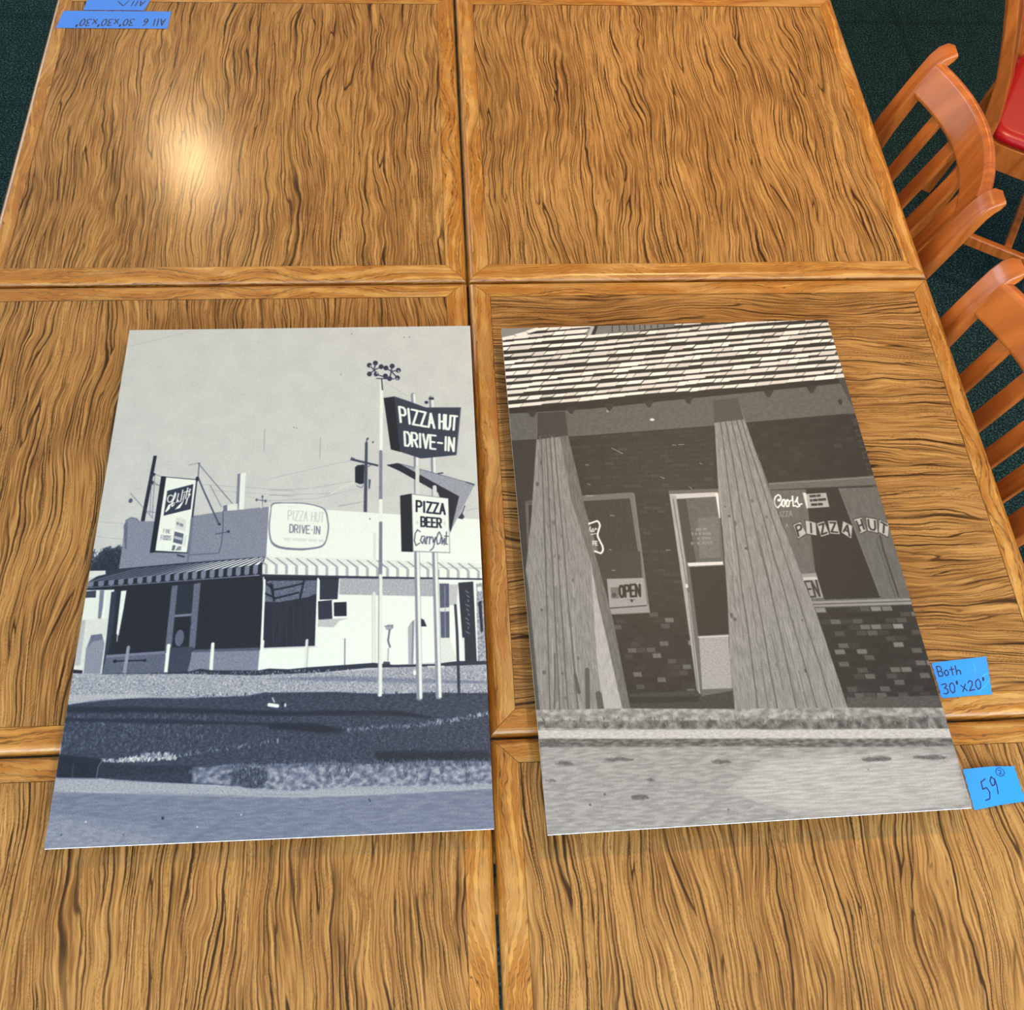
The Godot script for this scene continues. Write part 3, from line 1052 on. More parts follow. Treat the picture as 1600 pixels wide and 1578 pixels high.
	c.stroke([109.4, 292.3, 108.2, 301.9], 1.5, 0.97)
	c.stroke([112.7, 282.3, 111.4, 299.9], 1.5, 0.97)
	c.stroke([108.1, 289.7, 115, 287.4], 1.5, 0.97)
	c.stroke([115, 284.1, 116.5, 285, 114.5, 294.2, 116.9, 292.6, 113.4, 300.8], 1.5, 0.97)
	c.poly([89.6, 309, 92.8, 307.2, 92, 315.1, 88, 320.3, 86.2, 320], 0.97)
	c.poly([98.6, 317.3, 101.9, 312.1, 109.9, 301.4, 107.3, 309.8, 105.1, 314.8, 102.2, 315.4], 0.97)
	c.poly([112.7, 300.8, 114.7, 299.2, 113.9, 305.8, 113.2, 309.6, 111.8, 309.1], 0.97)
	c.text("FINE", [87.4, 346.9, 96.7, 347.7, 96.9, 353.7, 87.4, 352.8], 0.7, 0.5)
	c.text("FOODS", [85.2, 356.2, 98.1, 357.7, 98.4, 364.1, 85.3, 363.1], 0.8, 0.45)
	c.poly([101.9, 328.4, 115.3, 333.1, 116.3, 351.8, 102.6, 346.9], 0.84)
	c.text("~~ ~~~", [103.3, 335.9, 112.4, 339.9, 112.1, 344.8, 103.4, 340.4], 1, 0.5)
	c.poly([102.1, 350.9, 114.4, 354.8, 114, 371.5, 101.7, 367.4], 0.4)
	c.poly([102.8, 357.6, 113.4, 361.1, 112.9, 365.3, 102.4, 361.7], 0.7)
	c.poly([102.1, 371.5, 106, 372.7, 104.3, 380.4, 100.9, 379.8], 0.42)
	c.poly([108.7, 373.7, 113.4, 373.9, 113.1, 380, 105.8, 380.4], 0.55)
	c.poly([116.3, 356.8, 118.3, 357.4, 117.8, 374.1, 115.9, 373.5], 0.8)
	c.stroke([124.3, 241.9, 124.9, 267.3], 1.2, 0.33)
	c.stroke([124.6, 244.6, 174.3, 308.9], 1.1, 0.42)
	c.stroke([124.7, 265.2, 133.9, 286.5, 159.7, 342.1], 1.9, 0.3)
	c.oval(123.9, 268.4, 2, 4.2, 0.14)
	c.oval(159.9, 341.4, 1.9, 2, 0.2)
	c.oval(124.4, 242.9, 1.1, 1.3, 0.25)
	c.stroke([163, 321.3, 165.2, 348.6, 165, 373.3, 162.7, 385.9, 124.4, 387.4], 1.1, 0.34)
	c.stroke([156, 356.7, 173.5, 353.3], 1.3, 0.3)
	c.oval(172.8, 353.3, 1.7, 2, 0.2)
	c.poly([121.2, 332, 125.5, 327.1, 125.4, 398.1, 122.3, 397.9], 0.47)
	c.stroke([109.6, 387.1, 118.3, 389.9], 2.2, 0.22)
	c.poly([224.9, 315.2, 223.9, 316.7, 300.6, 322.9, 399.6, 333.3, 508.5, 344.2, 508.4, 411.8, 508.4, 413.6, 228.7, 396.3, 224.3, 393.7, 225.8, 401.7], 0.95)
	c.stroke([224.7, 315.7, 225.8, 401.7], 1.4, 0.99)
	c.poly([364.8, 360.4, 368, 360.5, 368.5, 401.2, 365.3, 401.1], 0.84)
	c.oval(360.1, 339.1, 0.9, 1.5, 0.4)
	c.poly([225.8, 326.1, 226, 321.9, 226, 317.9, 226.3, 314.3, 227.2, 311.6, 228.9, 310.1, 231, 309.5, 233.5, 309.3, 236.1, 309.2, 238.6, 309.2, 241.1, 309.4, 244, 309.7, 247.5, 309.9, 252, 310, 257.2, 310, 262.7, 310.2, 267.9, 310.6, 273, 311.4, 278.2, 312.5, 283.1, 313.8, 287.4, 315.3, 291.3, 316.7, 294.7, 318.1, 297.7, 320, 300.2, 322.6, 302, 326.5, 303.2, 331.3, 304, 336.2, 304.7, 340.6, 305.3, 344, 305.7, 347.1, 305.8, 350.1, 305.7, 353.6, 305.4, 358, 304.8, 362.8, 304, 367.6, 303, 371.6, 302, 374.6, 300.9, 377.1, 299.4, 379.2, 297.2, 380.9, 294, 382.2, 290, 383.1, 285.8, 383.7, 281.8, 384.2, 278.5, 384.6, 275.4, 384.9, 272.1, 385.1, 268, 385, 262.6, 384.6, 256.2, 384.1, 249.9, 383.3, 244.6, 382.2, 240.6, 380.9, 237.2, 379.4, 234.4, 377.6, 232.1, 375.4, 230.3, 373.1, 229, 370.4, 228.1, 367.4, 227.2, 363.8, 226.4, 359.5, 225.7, 354.5, 225.2, 349.3, 225, 344.4, 224.9, 339.6, 225.2, 334.9, 225.5, 330.4], 0.5)
	c.poly([227.5, 326.8, 227.6, 322.9, 227.5, 319.3, 227.7, 316.1, 228.5, 313.6, 230, 312.2, 232, 311.6, 234.4, 311.4, 236.8, 311.3, 239.1, 311.1, 241.4, 311, 244.1, 311.1, 247.6, 311.3, 252, 311.4, 257.3, 311.6, 262.8, 311.9, 268, 312.4, 273, 313.2, 278, 314.3, 282.7, 315.5, 286.9, 316.9, 290.5, 318.3, 293.6, 319.6, 296.3, 321.4, 298.5, 323.9, 300.2, 327.5, 301.3, 331.8, 302.1, 336.4, 302.8, 340.5, 303.3, 343.9, 303.7, 347, 303.8, 350.1, 303.8, 353.5, 303.5, 357.8, 303, 362.5, 302.2, 367.1, 301.3, 370.9, 300.3, 373.6, 299.1, 375.6, 297.6, 377.3, 295.4, 378.6, 292.4, 379.7, 288.7, 380.4, 284.8, 380.9, 281.1, 381.3, 277.9, 381.6, 275, 381.8, 271.8, 381.8, 267.8, 381.7, 262.7, 381.2, 256.6, 380.6, 250.6, 379.8, 245.6, 378.8, 241.7, 377.5, 238.5, 376, 235.8, 374.2, 233.6, 372.3, 231.9, 370.3, 230.7, 368.2, 229.9, 365.7, 229.1, 362.6, 228.3, 358.6, 227.7, 354, 227.2, 349.1, 226.9, 344.4, 226.9, 339.9, 227, 335.3, 227.3, 330.9], 0.95)
	c.text("PIZZA HUT", [250.1, 322.6, 298.4, 327.2, 298, 342.3, 250.6, 337.7], 1.1, 0.7)
	c.text("DRIVE.IN", [253.5, 344.7, 293.5, 349, 293.4, 360.9, 253.9, 357], 1.6, 0.5)
	c.text("~~~~ ~~~~~~~~ ~~~~~ ~~~", [246.2, 364.4, 299, 368.8, 298.9, 374, 246.7, 369.9], 0.7, 0.8)
	c.text("~~~ ~~~~", [248.9, 314.6, 264.8, 317, 264.9, 319.5, 249, 317.3], 0.5, 0.87)
	c.poly([351.9, 212.4, 355.6, 212.5, 356, 328.6, 351.4, 327.6], 0.3)
	c.stroke([354.6, 206.1, 353.8, 213], 1.4, 0.25)
	c.poly([331.6, 242.4, 332.7, 239.2, 370.6, 251.1, 370.6, 254.4], 0.26)
	c.poly([338.7, 254.7, 342, 251.3, 351.6, 250.6, 351, 281.7, 345.9, 282.8, 339.2, 279.5], 0.11)
	c.poly([357.4, 274.8, 360.6, 275.9, 359.4, 291.2, 357.6, 290.6], 0.35)
	c.oval(333.8, 239.2, 1.1, 1.9, 0.3)
	c.oval(336.6, 240.4, 1.1, 1.9, 0.3)
	c.oval(362.9, 212.7, 1.1, 1.9, 0.3)
	c.oval(355.9, 206.4, 1.1, 1.9, 0.3)
	c.stroke([348.7, 249.7, 353.3, 256.5, 360, 251.4], 1, 0.3)
	c.stroke([341.5, 285.3, 348.3, 288.7, 350.4, 284.3], 0.9, 0.35)
	c.poly([-2.2, 425.2, 20.2, 407.9, 38.5, 405, 119.2, 399.1, 224.2, 393, 220.4, 406.3, 67, 417.9], 0.2)
	c.poly([0.5, 423, 58.9, 405.4, 65.4, 405, 8.2, 422.5], 0.42)
	c.poly([14.6, 422.1, 71.3, 404.6, 77.4, 404.2, 21.3, 421.6], 0.42)
	c.poly([27.4, 421.2, 83, 403.8, 88.8, 403.4, 33.8, 420.7], 0.42)
	c.poly([39.6, 420.3, 94.1, 403.1, 99.8, 402.7, 45.9, 419.8], 0.42)
	c.poly([51.7, 419.3, 104.9, 402.3, 110.4, 401.9, 57.8, 418.8], 0.42)
	c.poly([63.5, 418.4, 115.3, 401.6, 120.7, 401.2, 69.6, 417.9], 0.440301)
	c.poly([75.2, 417.4, 125.5, 400.9, 130.7, 400.5, 81.2, 416.9], 0.521504)
	c.poly([86.8, 416.4, 135.5, 400.2, 140.5, 399.8, 92.7, 415.9], 0.602707)
	c.poly([98.2, 415.5, 145.2, 399.5, 150.2, 399.1, 104.2, 414.9], 0.68391)
	c.poly([109.6, 414.5, 154.8, 398.8, 159.7, 398.4, 115.5, 414], 0.765113)
	c.poly([120.9, 413.5, 164.2, 398.1, 169, 397.8, 126.8, 413], 0.846316)
	c.poly([132.2, 412.5, 173.4, 397.5, 178.2, 397.1, 138, 412], 0.927519)
	c.poly([143.4, 411.5, 182.6, 396.8, 187.3, 396.4, 149.2, 411], 0.96)
	c.poly([154.5, 410.5, 191.6, 396.1, 196.2, 395.8, 160.3, 410], 0.96)
	c.poly([165.6, 409.5, 200.5, 395.5, 205.1, 395.1, 171.4, 409], 0.96)
	c.poly([176.7, 408.5, 209.3, 394.8, 213.9, 394.5, 182.5, 408], 0.96)
	c.poly([187.8, 407.5, 218, 394.2, 222.5, 393.8, 193.5, 407], 0.96)
	c.poly([198.8, 406.5, 224.3, 393.7, 224.3, 393.7, 204.5, 405.9], 0.96)
	c.poly([209.8, 405.4, 224.3, 393.7, 224.3, 393.7, 215.5, 404.9], 0.96)
	c.poly([-2.3, 424.7, 220.3, 404.9, 221.2, 419.3, 211.2, 420.3, 0.7, 431.4], 0.11)
	c.poly([-1.1, 423.4, 7.3, 422.9, 7.6, 429.4, 4, 430.7, -0.8, 429.7], 0.5)
	c.poly([12.9, 422.5, 20.4, 422, 20.7, 428.8, 17.4, 430.2, 13.2, 429.2], 0.5)
	c.poly([25.7, 421.6, 32.9, 421, 33.2, 428.2, 30, 429.6, 26, 428.6], 0.5)
	c.poly([38.1, 420.7, 45.1, 420.1, 45.4, 427.6, 42.3, 429.1, 38.4, 427.9], 0.5)
	c.poly([50.1, 419.7, 57, 419.2, 57.4, 426.9, 54.3, 428.5, 50.5, 427.3], 0.5)
	c.poly([62, 418.8, 68.8, 418.2, 69.2, 426.3, 66.1, 427.9, 62.3, 426.6], 0.5)
	c.poly([73.7, 417.8, 80.5, 417.2, 80.8, 425.6, 77.8, 427.3, 74.1, 426], 0.5)
	c.poly([85.4, 416.8, 92.1, 416.3, 92.4, 424.9, 89.4, 426.7, 85.7, 425.3], 0.5)
	c.poly([96.9, 415.9, 103.5, 415.3, 103.8, 424.3, 100.9, 426, 97.2, 424.7], 0.5)
	c.poly([108.3, 414.9, 114.9, 414.3, 115.2, 423.6, 112.3, 425.4, 108.6, 424], 0.5)
	c.poly([119.7, 413.9, 126.2, 413.3, 126.5, 422.9, 123.6, 424.8, 120, 423.3], 0.5)
	c.poly([131, 412.9, 137.5, 412.3, 137.8, 422.2, 134.9, 424.2, 131.3, 422.6], 0.5)
	c.poly([142.2, 411.9, 148.7, 411.3, 149, 421.5, 146.1, 423.5, 142.5, 421.9], 0.5)
	c.poly([153.4, 410.9, 159.9, 410.3, 160.2, 420.9, 157.3, 422.9, 153.7, 421.3], 0.5)
	c.poly([164.6, 409.9, 171, 409.3, 171.3, 420.2, 168.4, 422.3, 164.9, 420.6], 0.5)
	c.poly([175.7, 408.9, 182.2, 408.3, 182.4, 419.5, 179.5, 421.6, 176, 419.9], 0.5)
	c.poly([186.8, 407.9, 193.2, 407.3, 193.4, 418.8, 190.6, 421, 187, 419.2], 0.5)
	c.poly([197.9, 406.9, 204.3, 406.3, 204.5, 418.1, 201.6, 420.3, 198.1, 418.5], 0.5)
	c.poly([208.9, 405.9, 215.3, 405.3, 215.4, 417.4, 212.6, 419.7, 209.1, 417.8], 0.5)
	c.poly([-3.3, 432.2, 221.7, 420.7, 223.7, 435.5, 225.4, 526.6, 111.8, 526.4, 36.5, 529.9, 30.4, 438.8, -3.8, 435.9], 0.12, 0.03, 0.2, 0.2)
	c.poly([-3.9, 435.2, 35.1, 435.5, 33.4, 476.7, -2.4, 477.5], 0.9)
	c.poly([-4.8, 407, 20.1, 407.2, 20.8, 412.7, -1.6, 418.2], 0.85)
	c.poly([-2.2, 436.9, 12, 436, 13, 446.2, -1.3, 446.1], 0.25)
	c.poly([16.7, 435.9, 23.9, 436.2, 23.6, 476.3, 19.6, 476.1], 0.5)
	c.poly([22.3, 436.2, 25, 436.3, 27.3, 476.4, 24.9, 476.3], 0.95)
	c.poly([-1.8, 477.6, 36.5, 476.8, 36.5, 551.9, -1.2, 548.2], 0.84, 0.06, 0.5, 0.1)
	c.poly([-1.2, 477.6, 5.2, 477.4, 7.2, 539.6, -0.8, 539.2], 0.7)
	c.poly([14.7, 498.8, 27.7, 497.5, 32.8, 511.2, 33.1, 551.8, 12.7, 550.9, 11, 518], 0.56)
	c.poly([14.7, 498.8, 27.7, 497.5, 30, 505.6, 17.5, 507.3, 13.1, 515.9], 0.45)
	c.poly([-1.4, 544.6, 11.1, 546.2, 11.3, 550.5, -1, 549.5], 0.15)
	c.poly([31.5, 438.8, 38.5, 437.9, 41, 488.2, 38.5, 530, 36.5, 551.9, 35, 551.4, 34.2, 505.7], 0.22)
	c.poly([38.4, 436.8, 43.6, 436.9, 46.2, 497.3, 42, 488.2], 0.14)
	c.poly([43.6, 437.6, 50.4, 437.2, 50, 463.7, 48.6, 500.8, 45.5, 498.4], 0.93)
	c.stroke([47, 497.4, 47.6, 508.5], 1.2, 0.8)
	c.poly([50.8, 437.2, 107, 432.3, 108, 524.5, 51.6, 524, 51.1, 488.6], 0.11)
	c.poly([107, 432.3, 114.6, 431.9, 115.7, 525.5, 108, 525.2], 0.42, 0.04, 0.2, 0.2)
	c.poly([134.8, 430.3, 143.4, 429, 144.9, 521.2, 137, 521.9], 0.42, 0.04, 0.2, 0.2)
	c.poly([114.6, 431.9, 133.8, 431, 137.1, 518.6, 116.3, 520], 0.17)
	c.poly([114.8, 474.1, 135.7, 472.9, 135.9, 476.5, 114.7, 477.5], 0.5)
	c.poly([116, 477.6, 134.1, 476.9, 135.9, 517.5, 117, 519], 0.1)
	c.oval(124.2, 506.6, 5.7, 11.5, 0.4)
	c.oval(136.1, 487.4, 0.8, 2.3, 0.08)
	c.poly([109.1, 519.7, 142.2, 519.3, 139.5, 554, 114.8, 554.7], 0.27)
	c.poly([36.8, 529.5, 108.8, 526.7, 114.4, 554.7, 35.6, 552.7], 0.4, 0.04, 0.2, 0.2)
	c.poly([37, 526.7, 108.5, 523.7, 108.9, 527.2, 37.3, 530.4], 0.5)
	c.poly([142.6, 524.4, 224.7, 524.3, 224.2, 554.9, 138.1, 554.6], 0.52, 0.04, 0.2, 0.2)
	c.poly([142.5, 523.3, 224.6, 523.2, 224.5, 527.4, 142.9, 526.8], 0.36)
	c.stroke([48.7, 535.4, 85.9, 535.6], 1.6, 0.1)
	c.oval(48.7, 535.4, 2.2, 2.4, 0.08)
	c.oval(84.9, 535.6, 1.8, 2, 0.08)
	c.poly([224.9, 420.1, 293.6, 423.8, 508.4, 434.6, 509.7, 553.4, 477.4, 551, 359.1, 553.8, 278.4, 553.8, 226.3, 555.4], 0.95)
	c.poly([320.1, 427.7, 448.6, 434.7, 446.5, 459.3, 320.8, 452.2], 0.66, 0.08, 0.3, 0.3)
	c.poly([224.3, 421.3, 230.2, 420.6, 321.1, 424.8, 321.2, 430.1, 224.8, 428.9], 0.12)
	c.poly([226, 428, 294.2, 429.1, 294.1, 523.6, 227.9, 524], 0.16, 0.05, 0.6, 0.02)
	c.poly([226.2, 432, 230.7, 429.1, 292.1, 430.4, 292.4, 449.7, 282.2, 454.5, 245.1, 460.7, 226.7, 459.4], 0.42, 0.12, 0.25, 0.2)
	c.stroke([227.8, 433.2, 237.8, 443, 235.7, 442.9, 256.4, 439, 273, 434.9], 2.4, 0.1)
	c.stroke([226.6, 447.3, 240.5, 454.8, 244.7, 453.8, 269.4, 447.7], 2.4, 0.1)
	c.stroke([235.3, 435.9, 238.6, 458.2], 2.4, 0.1)
	c.stroke([275.9, 429.1, 271.8, 456], 2.4, 0.1)
	c.stroke([233.1, 433.4, 237.3, 452.3], 2.4, 0.1)
	c.stroke([239, 464, 241.5, 520.6], 0.8, 0.24)
	c.stroke([247.3, 464.3, 249.6, 520.9], 0.8, 0.24)
	c.stroke([255.6, 464.6, 257.8, 521.2], 0.8, 0.24)
	c.stroke([263.9, 464.9, 265.9, 521.6], 0.8, 0.24)
	c.stroke([272.3, 465.2, 274.1, 521.9], 0.8, 0.24)
	c.stroke([281.6, 465.6, 283.2, 522.2], 0.8, 0.24)
	c.stroke([224.7, 427.9, 227.3, 524.4, 226.6, 553.9], 3, 0.95)
	c.stroke([293.9, 428.1, 294.3, 498.1, 294.6, 524.9], 2.6, 0.95)
	c.stroke([227.4, 525.5, 236.5, 524.8, 295.4, 524.9], 2.2, 0.82)
	c.poly([224.2, 393, 228.5, 393.1, 365.3, 401.2, 508.4, 412.4, 508.6, 418.4, 365.4, 412.1, 229.3, 405.2, 221.9, 405.9], 0.9)
	c.poly([221.9, 405.9, 229.2, 404.7, 365.4, 412.1, 508.5, 420.9, 508.4, 434.6, 365.6, 426.9, 230.1, 419.6, 222.6, 418.4], 0.95)
	c.poly([209.9, 393.1, 212.8, 393.3, 227.6, 405.4, 223.8, 405.2], 0.6)
	c.poly([223.8, 405.2, 227.6, 405.4, 228.4, 418.8, 224.6, 418.7], 0.66)
	c.poly([223.1, 394, 226, 394.1, 240.7, 406.2, 236.9, 406.1], 0.6)
	c.poly([236.9, 406.1, 240.7, 406.2, 241.5, 419.7, 237.7, 419.5], 0.66)
	c.poly([236.3, 394.9, 239.3, 395, 253.9, 407.1, 250.1, 407], 0.6)
	c.poly([250.1, 407, 253.9, 407.1, 254.6, 420.5, 250.8, 420.4], 0.66)
	c.poly([249.5, 395.7, 252.5, 395.8, 267.1, 408, 263.3, 407.8], 0.6)
	c.poly([263.3, 407.8, 267.1, 408, 267.7, 421.4, 263.9, 421.2], 0.66)
	c.poly([262.7, 396.6, 265.7, 396.7, 280.3, 408.8, 276.4, 408.7], 0.6)
	c.poly([276.4, 408.7, 280.3, 408.8, 280.8, 422.2, 277, 422.1], 0.66)
	c.poly([275.9, 397.5, 278.9, 397.6, 293.4, 409.7, 289.6, 409.5], 0.6)
	c.poly([289.6, 409.5, 293.4, 409.7, 293.9, 423.1, 290.1, 423], 0.66)
	c.poly([289.2, 398.3, 292.2, 398.4, 306.6, 410.5, 302.8, 410.4], 0.6)
	c.poly([302.8, 410.4, 306.6, 410.5, 307.1, 424, 303.3, 423.8], 0.66)
	c.poly([302.4, 399.2, 305.4, 399.3, 319.8, 411.4, 316, 411.3], 0.6)
	c.poly([316, 411.3, 319.8, 411.4, 320.2, 424.8, 316.4, 424.7], 0.66)
	c.poly([315.7, 400.1, 318.7, 400.2, 333, 412.3, 329.2, 412.1], 0.6)
	c.poly([329.2, 412.1, 333, 412.3, 333.4, 425.7, 329.5, 425.6], 0.66)
	c.poly([328.9, 400.9, 331.9, 401, 346.3, 413.1, 342.4, 413], 0.6)
	c.poly([342.4, 413, 346.3, 413.1, 346.5, 426.6, 342.7, 426.4], 0.66)
	c.poly([342.2, 401.8, 345.2, 401.9, 359.5, 414, 355.6, 413.9], 0.6)
	c.poly([355.6, 413.9, 359.5, 414, 359.7, 427.4, 355.9, 427.3], 0.66)
	c.poly([355.5, 402.7, 358.5, 402.8, 372.7, 414.9, 368.9, 414.7], 0.6)
	c.poly([368.9, 414.7, 372.7, 414.9, 372.8, 428.3, 369, 428.2], 0.66)
	c.poly([368.7, 403.5, 371.7, 403.6, 385.9, 415.7, 382.1, 415.6], 0.6)
	c.poly([382.1, 415.6, 385.9, 415.7, 386, 429.2, 382.2, 429], 0.66)
	c.poly([382, 404.4, 385, 404.5, 399.2, 416.6, 395.3, 416.5], 0.6)
	c.poly([395.3, 416.5, 399.2, 416.6, 399.2, 430, 395.4, 429.9], 0.66)
	c.poly([395.3, 405.3, 398.3, 405.4, 412.4, 417.5, 408.6, 417.3], 0.6)
	c.poly([408.6, 417.3, 412.4, 417.5, 412.4, 430.9, 408.6, 430.8], 0.66)
	c.poly([408.6, 406.1, 411.6, 406.2, 425.7, 418.4, 421.8, 418.2], 0.6)
	c.poly([421.8, 418.2, 425.7, 418.4, 425.6, 431.8, 421.8, 431.6], 0.66)
	c.poly([421.9, 407, 424.9, 407.1, 439, 419.2, 435.1, 419.1], 0.6)
	c.poly([435.1, 419.1, 439, 419.2, 438.8, 432.6, 435, 432.5], 0.66)
	c.poly([435.2, 407.9, 438.3, 408, 452.2, 420.1, 448.4, 420], 0.6)
	c.poly([448.4, 420, 452.2, 420.1, 452, 433.5, 448.2, 433.4], 0.66)
	c.poly([448.6, 408.7, 451.6, 408.8, 465.5, 421, 461.7, 420.8], 0.6)
	c.poly([461.7, 420.8, 465.5, 421, 465.2, 434.4, 461.4, 434.2], 0.66)
	c.poly([461.9, 409.6, 464.9, 409.7, 478.8, 421.8, 474.9, 421.7], 0.6)
	c.poly([474.9, 421.7, 478.8, 421.8, 478.4, 435.3, 474.6, 435.1], 0.66)
	c.poly([475.2, 410.5, 478.3, 410.6, 492.1, 422.7, 488.2, 422.6], 0.6)
	c.poly([488.2, 422.6, 492.1, 422.7, 491.7, 436.1, 487.8, 436], 0.66)
	c.poly([488.6, 411.4, 491.6, 411.5, 505.4, 423.6, 501.5, 423.4], 0.6)
	c.poly([501.5, 423.4, 505.4, 423.6, 504.9, 437, 501.1, 436.9], 0.66)
	c.poly([217.5, 419.1, 365.6, 427.2, 508.4, 434.6, 508.3, 436.9, 365.7, 430.3, 217.7, 422.9], 0.2)
	c.poly([296.2, 428.2, 320.8, 430.1, 319.9, 458.9, 297, 458.8], 0.2)
	c.stroke([321.6, 429.1, 320.8, 459], 1.2, 0.95)
	c.poly([295, 461, 313.3, 459.8, 314.1, 487, 296.4, 488.2], 0.2)
	c.poly([312.5, 460.7, 332.6, 461.5, 333.6, 486, 314.1, 486.1], 0.97)
	c.poly([315.3, 463.4, 331.5, 463.1, 332.1, 483.4, 316.1, 483.2], 0.13)
	c.poly([296, 487.2, 316.6, 486.4, 334.2, 486.4, 322.9, 490.1, 316, 498.9, 295.9, 497.2], 0.72)
	c.stroke([367, 451.4, 368.8, 553.1], 3.6, 0.86)
	c.stroke([364.3, 452.4, 365.6, 553], 1, 0.72)
	c.stroke([330.6, 515.2, 331.2, 553.1], 1.5, 0.45)
	c.stroke([283.2, 515.6, 282.8, 554], 3.6, 0.88)
	c.stroke([284.8, 515.6, 284.6, 554.1], 0.8, 0.55)
	c.oval(386.2, 501.2, 5, 4.1, 0.62)
	c.stroke([380.6, 499.6, 391, 498.4, 390.6, 501.8], 1.6, 0.5)
	c.stroke([386.9, 505.1, 384.9, 519.6, 387.4, 528.6], 2.2, 0.4)
	c.stroke([385.4, 530.7, 384.7, 549.4], 1.5, 0.6)
	c.poly([379.4, 548.1, 387.5, 548.9, 387.5, 553.2, 378.4, 552.4], 0.3)
	c.poly([410, 502.6, 413.8, 495.4, 418.8, 491.1, 416.8, 552.9, 410.3, 552.6], 0.66)
	c.poly([426.4, 489.5, 430.9, 492.4, 434.1, 501.7, 426.7, 501.4], 0.18)
	c.stroke([416.7, 493.7, 415.2, 551.7], 1.6, 0.5)
	c.poly([451.5, 440.3, 464.2, 440.8, 462.9, 518.6, 451.7, 518.2], 0.36)
	c.poly([451.7, 475.8, 463.5, 475.3, 463.3, 481.3, 452, 481.3], 0.85)
	c.stroke([458.6, 444.2, 457.5, 518], 1, 0.6)
	c.poly([464.6, 442, 476.1, 442.4, 473.2, 472.9, 463.9, 472.5], 0.72)
	c.poly([451.3, 518.2, 462.9, 518.6, 471.2, 549.6, 450.7, 553.2], 0.86, 0.06, 0.3, 0.3)
	c.poly([476.2, 440.1, 495.9, 438.9, 496.2, 553.3, 480.6, 552.6, 479.2, 523.3], 0.17)
	c.stroke([485.4, 452.2, 488.9, 455.2], 1.3, 0.55)
	c.stroke([486.9, 458.9, 490, 461.8], 1.3, 0.55)
	c.stroke([488.4, 465.5, 488.5, 468.3], 1.3, 0.55)
	c.stroke([484.8, 471.9, 489.6, 474.9], 1.3, 0.55)
	c.stroke([486.3, 478.5, 488.1, 481.3], 1.3, 0.55)
	c.stroke([487.8, 485, 489.2, 487.8], 1.3, 0.55)
	c.stroke([484.3, 491.3, 487.7, 494.2], 1.3, 0.55)
	c.stroke([485.7, 497.8, 488.8, 500.6], 1.3, 0.55)
	c.stroke([487.2, 504.2, 487.3, 506.9], 1.3, 0.55)
	c.stroke([483.7, 510.4, 488.4, 513.3], 1.3, 0.55)
	c.poly([499.6, 442.1, 508.6, 441.2, 508.9, 552.2, 497.4, 552.9], 0.6, 0.2, 0.25, 0.15)
	c.oval(503.6, 450.1, 3, 3.8, 0.9)
	c.poly([501.2, 469.3, 505.5, 467.1, 506, 510.8, 503, 513], 0.15)
	c.poly([479.3, 518.8, 481.6, 518.9, 481.4, 552.7, 479, 552.6], 0.9)
	c.stroke([62.7, 517, 62.1, 553.8], 4.2, 0.58)
	c.stroke([111.9, 516.3, 112.2, 556.3], 4.2, 0.95)
	c.stroke([166.3, 516.3, 166.9, 551.2], 4.2, 0.93)
	c.stroke([227.9, 515.2, 227, 554.1], 4.2, 0.95)
	c.poly([34.4, 551.4, 94.8, 552.8, 140.3, 552.5, 154, 549.4, 170.1, 552.2, 224.2, 554.4, 238.1, 552.2, 262.3, 554.2, 284.4, 552.5, 334.8, 550.7, 367.2, 549.4, 391.6, 553, 442.5, 553.9, 473.3, 550.8, 509.3, 552.3, 509.1, 557.7, 359.2, 556, 298.7, 560.1, 238.6, 560.2, 222.6, 560.8, 134.7, 555.5, 35.8, 554], 0.2, 0.12, 0.4, 0.4)
	c.poly([-1.6, 551, 94.9, 553.9, 222.6, 560.8, 238.6, 560.2, 298.8, 560.5, 379.4, 557.3, 509.6, 556.7, 509.3, 599.8, 379.7, 594.4, 240.3, 587.5, 216.7, 590.7, 98.7, 587.9, -0.4, 587.9], 0.62, 0.16, 0.25, 0.35)
	c.blades([-2.8, 552, 508.8, 559.9, 509.3, 598.7, -0, 583.7], 2600, 1.4, 1.2, 0.9, 0.4, 0.86, 52)
	c.soft([239, 566.2, 319, 565.6, 419.9, 573.6, 509, 580.5, 508.9, 582.7, 419.9, 577.5, 299.1, 569.7], 0.5, 0.15, 0.3, 0.3, 1.5)
	c.oval(418, 564.5, 1.8, 3.5, 0.97)
	c.stroke([434.3, 556.9, 454.7, 557.3], 1.4, 0.9)
	c.soft([-0.7, 587.8, 44, 586, 98.1, 582.6, 147.7, 587.8, 214.5, 587.5, 236, 583.5, 240.1, 584.5, 319.7, 587, 379.7, 591.6, 439.9, 592, 509.4, 595.7, 507.7, 687.2, 380.5, 683.5, 203.7, 677.6, 1.1, 684.1], 0.23, 0.1, 0.12, 0.3, 1.2)
	c.blades([147.4, 584.7, 509.5, 593.4, 509.3, 599.8, 147.9, 589.9], 420, 3, 0.8, 0.9, 0.12, 0.3, 53)
	c.soft([-1.6, 579.5, 78.3, 580.3, 145.7, 587.7, 98.4, 584.9, 40.1, 585.8, -0.7, 591], 0.68, 0.2, 0.4, 0.8, 1.5)
	c.blades([-3.9, 602.4, 159.4, 609.3, 181.6, 640.9, 144.5, 655.3, 1.3, 649], 1300, 3.5, 1.6, 0.8, 0.14, 0.5, 54)
	c.blades([159.4, 609.3, 507, 630.4, 506.1, 679.2, 183.6, 664.9], 1900, 3.2, 1.2, 0.8, 0.13, 0.44, 55)
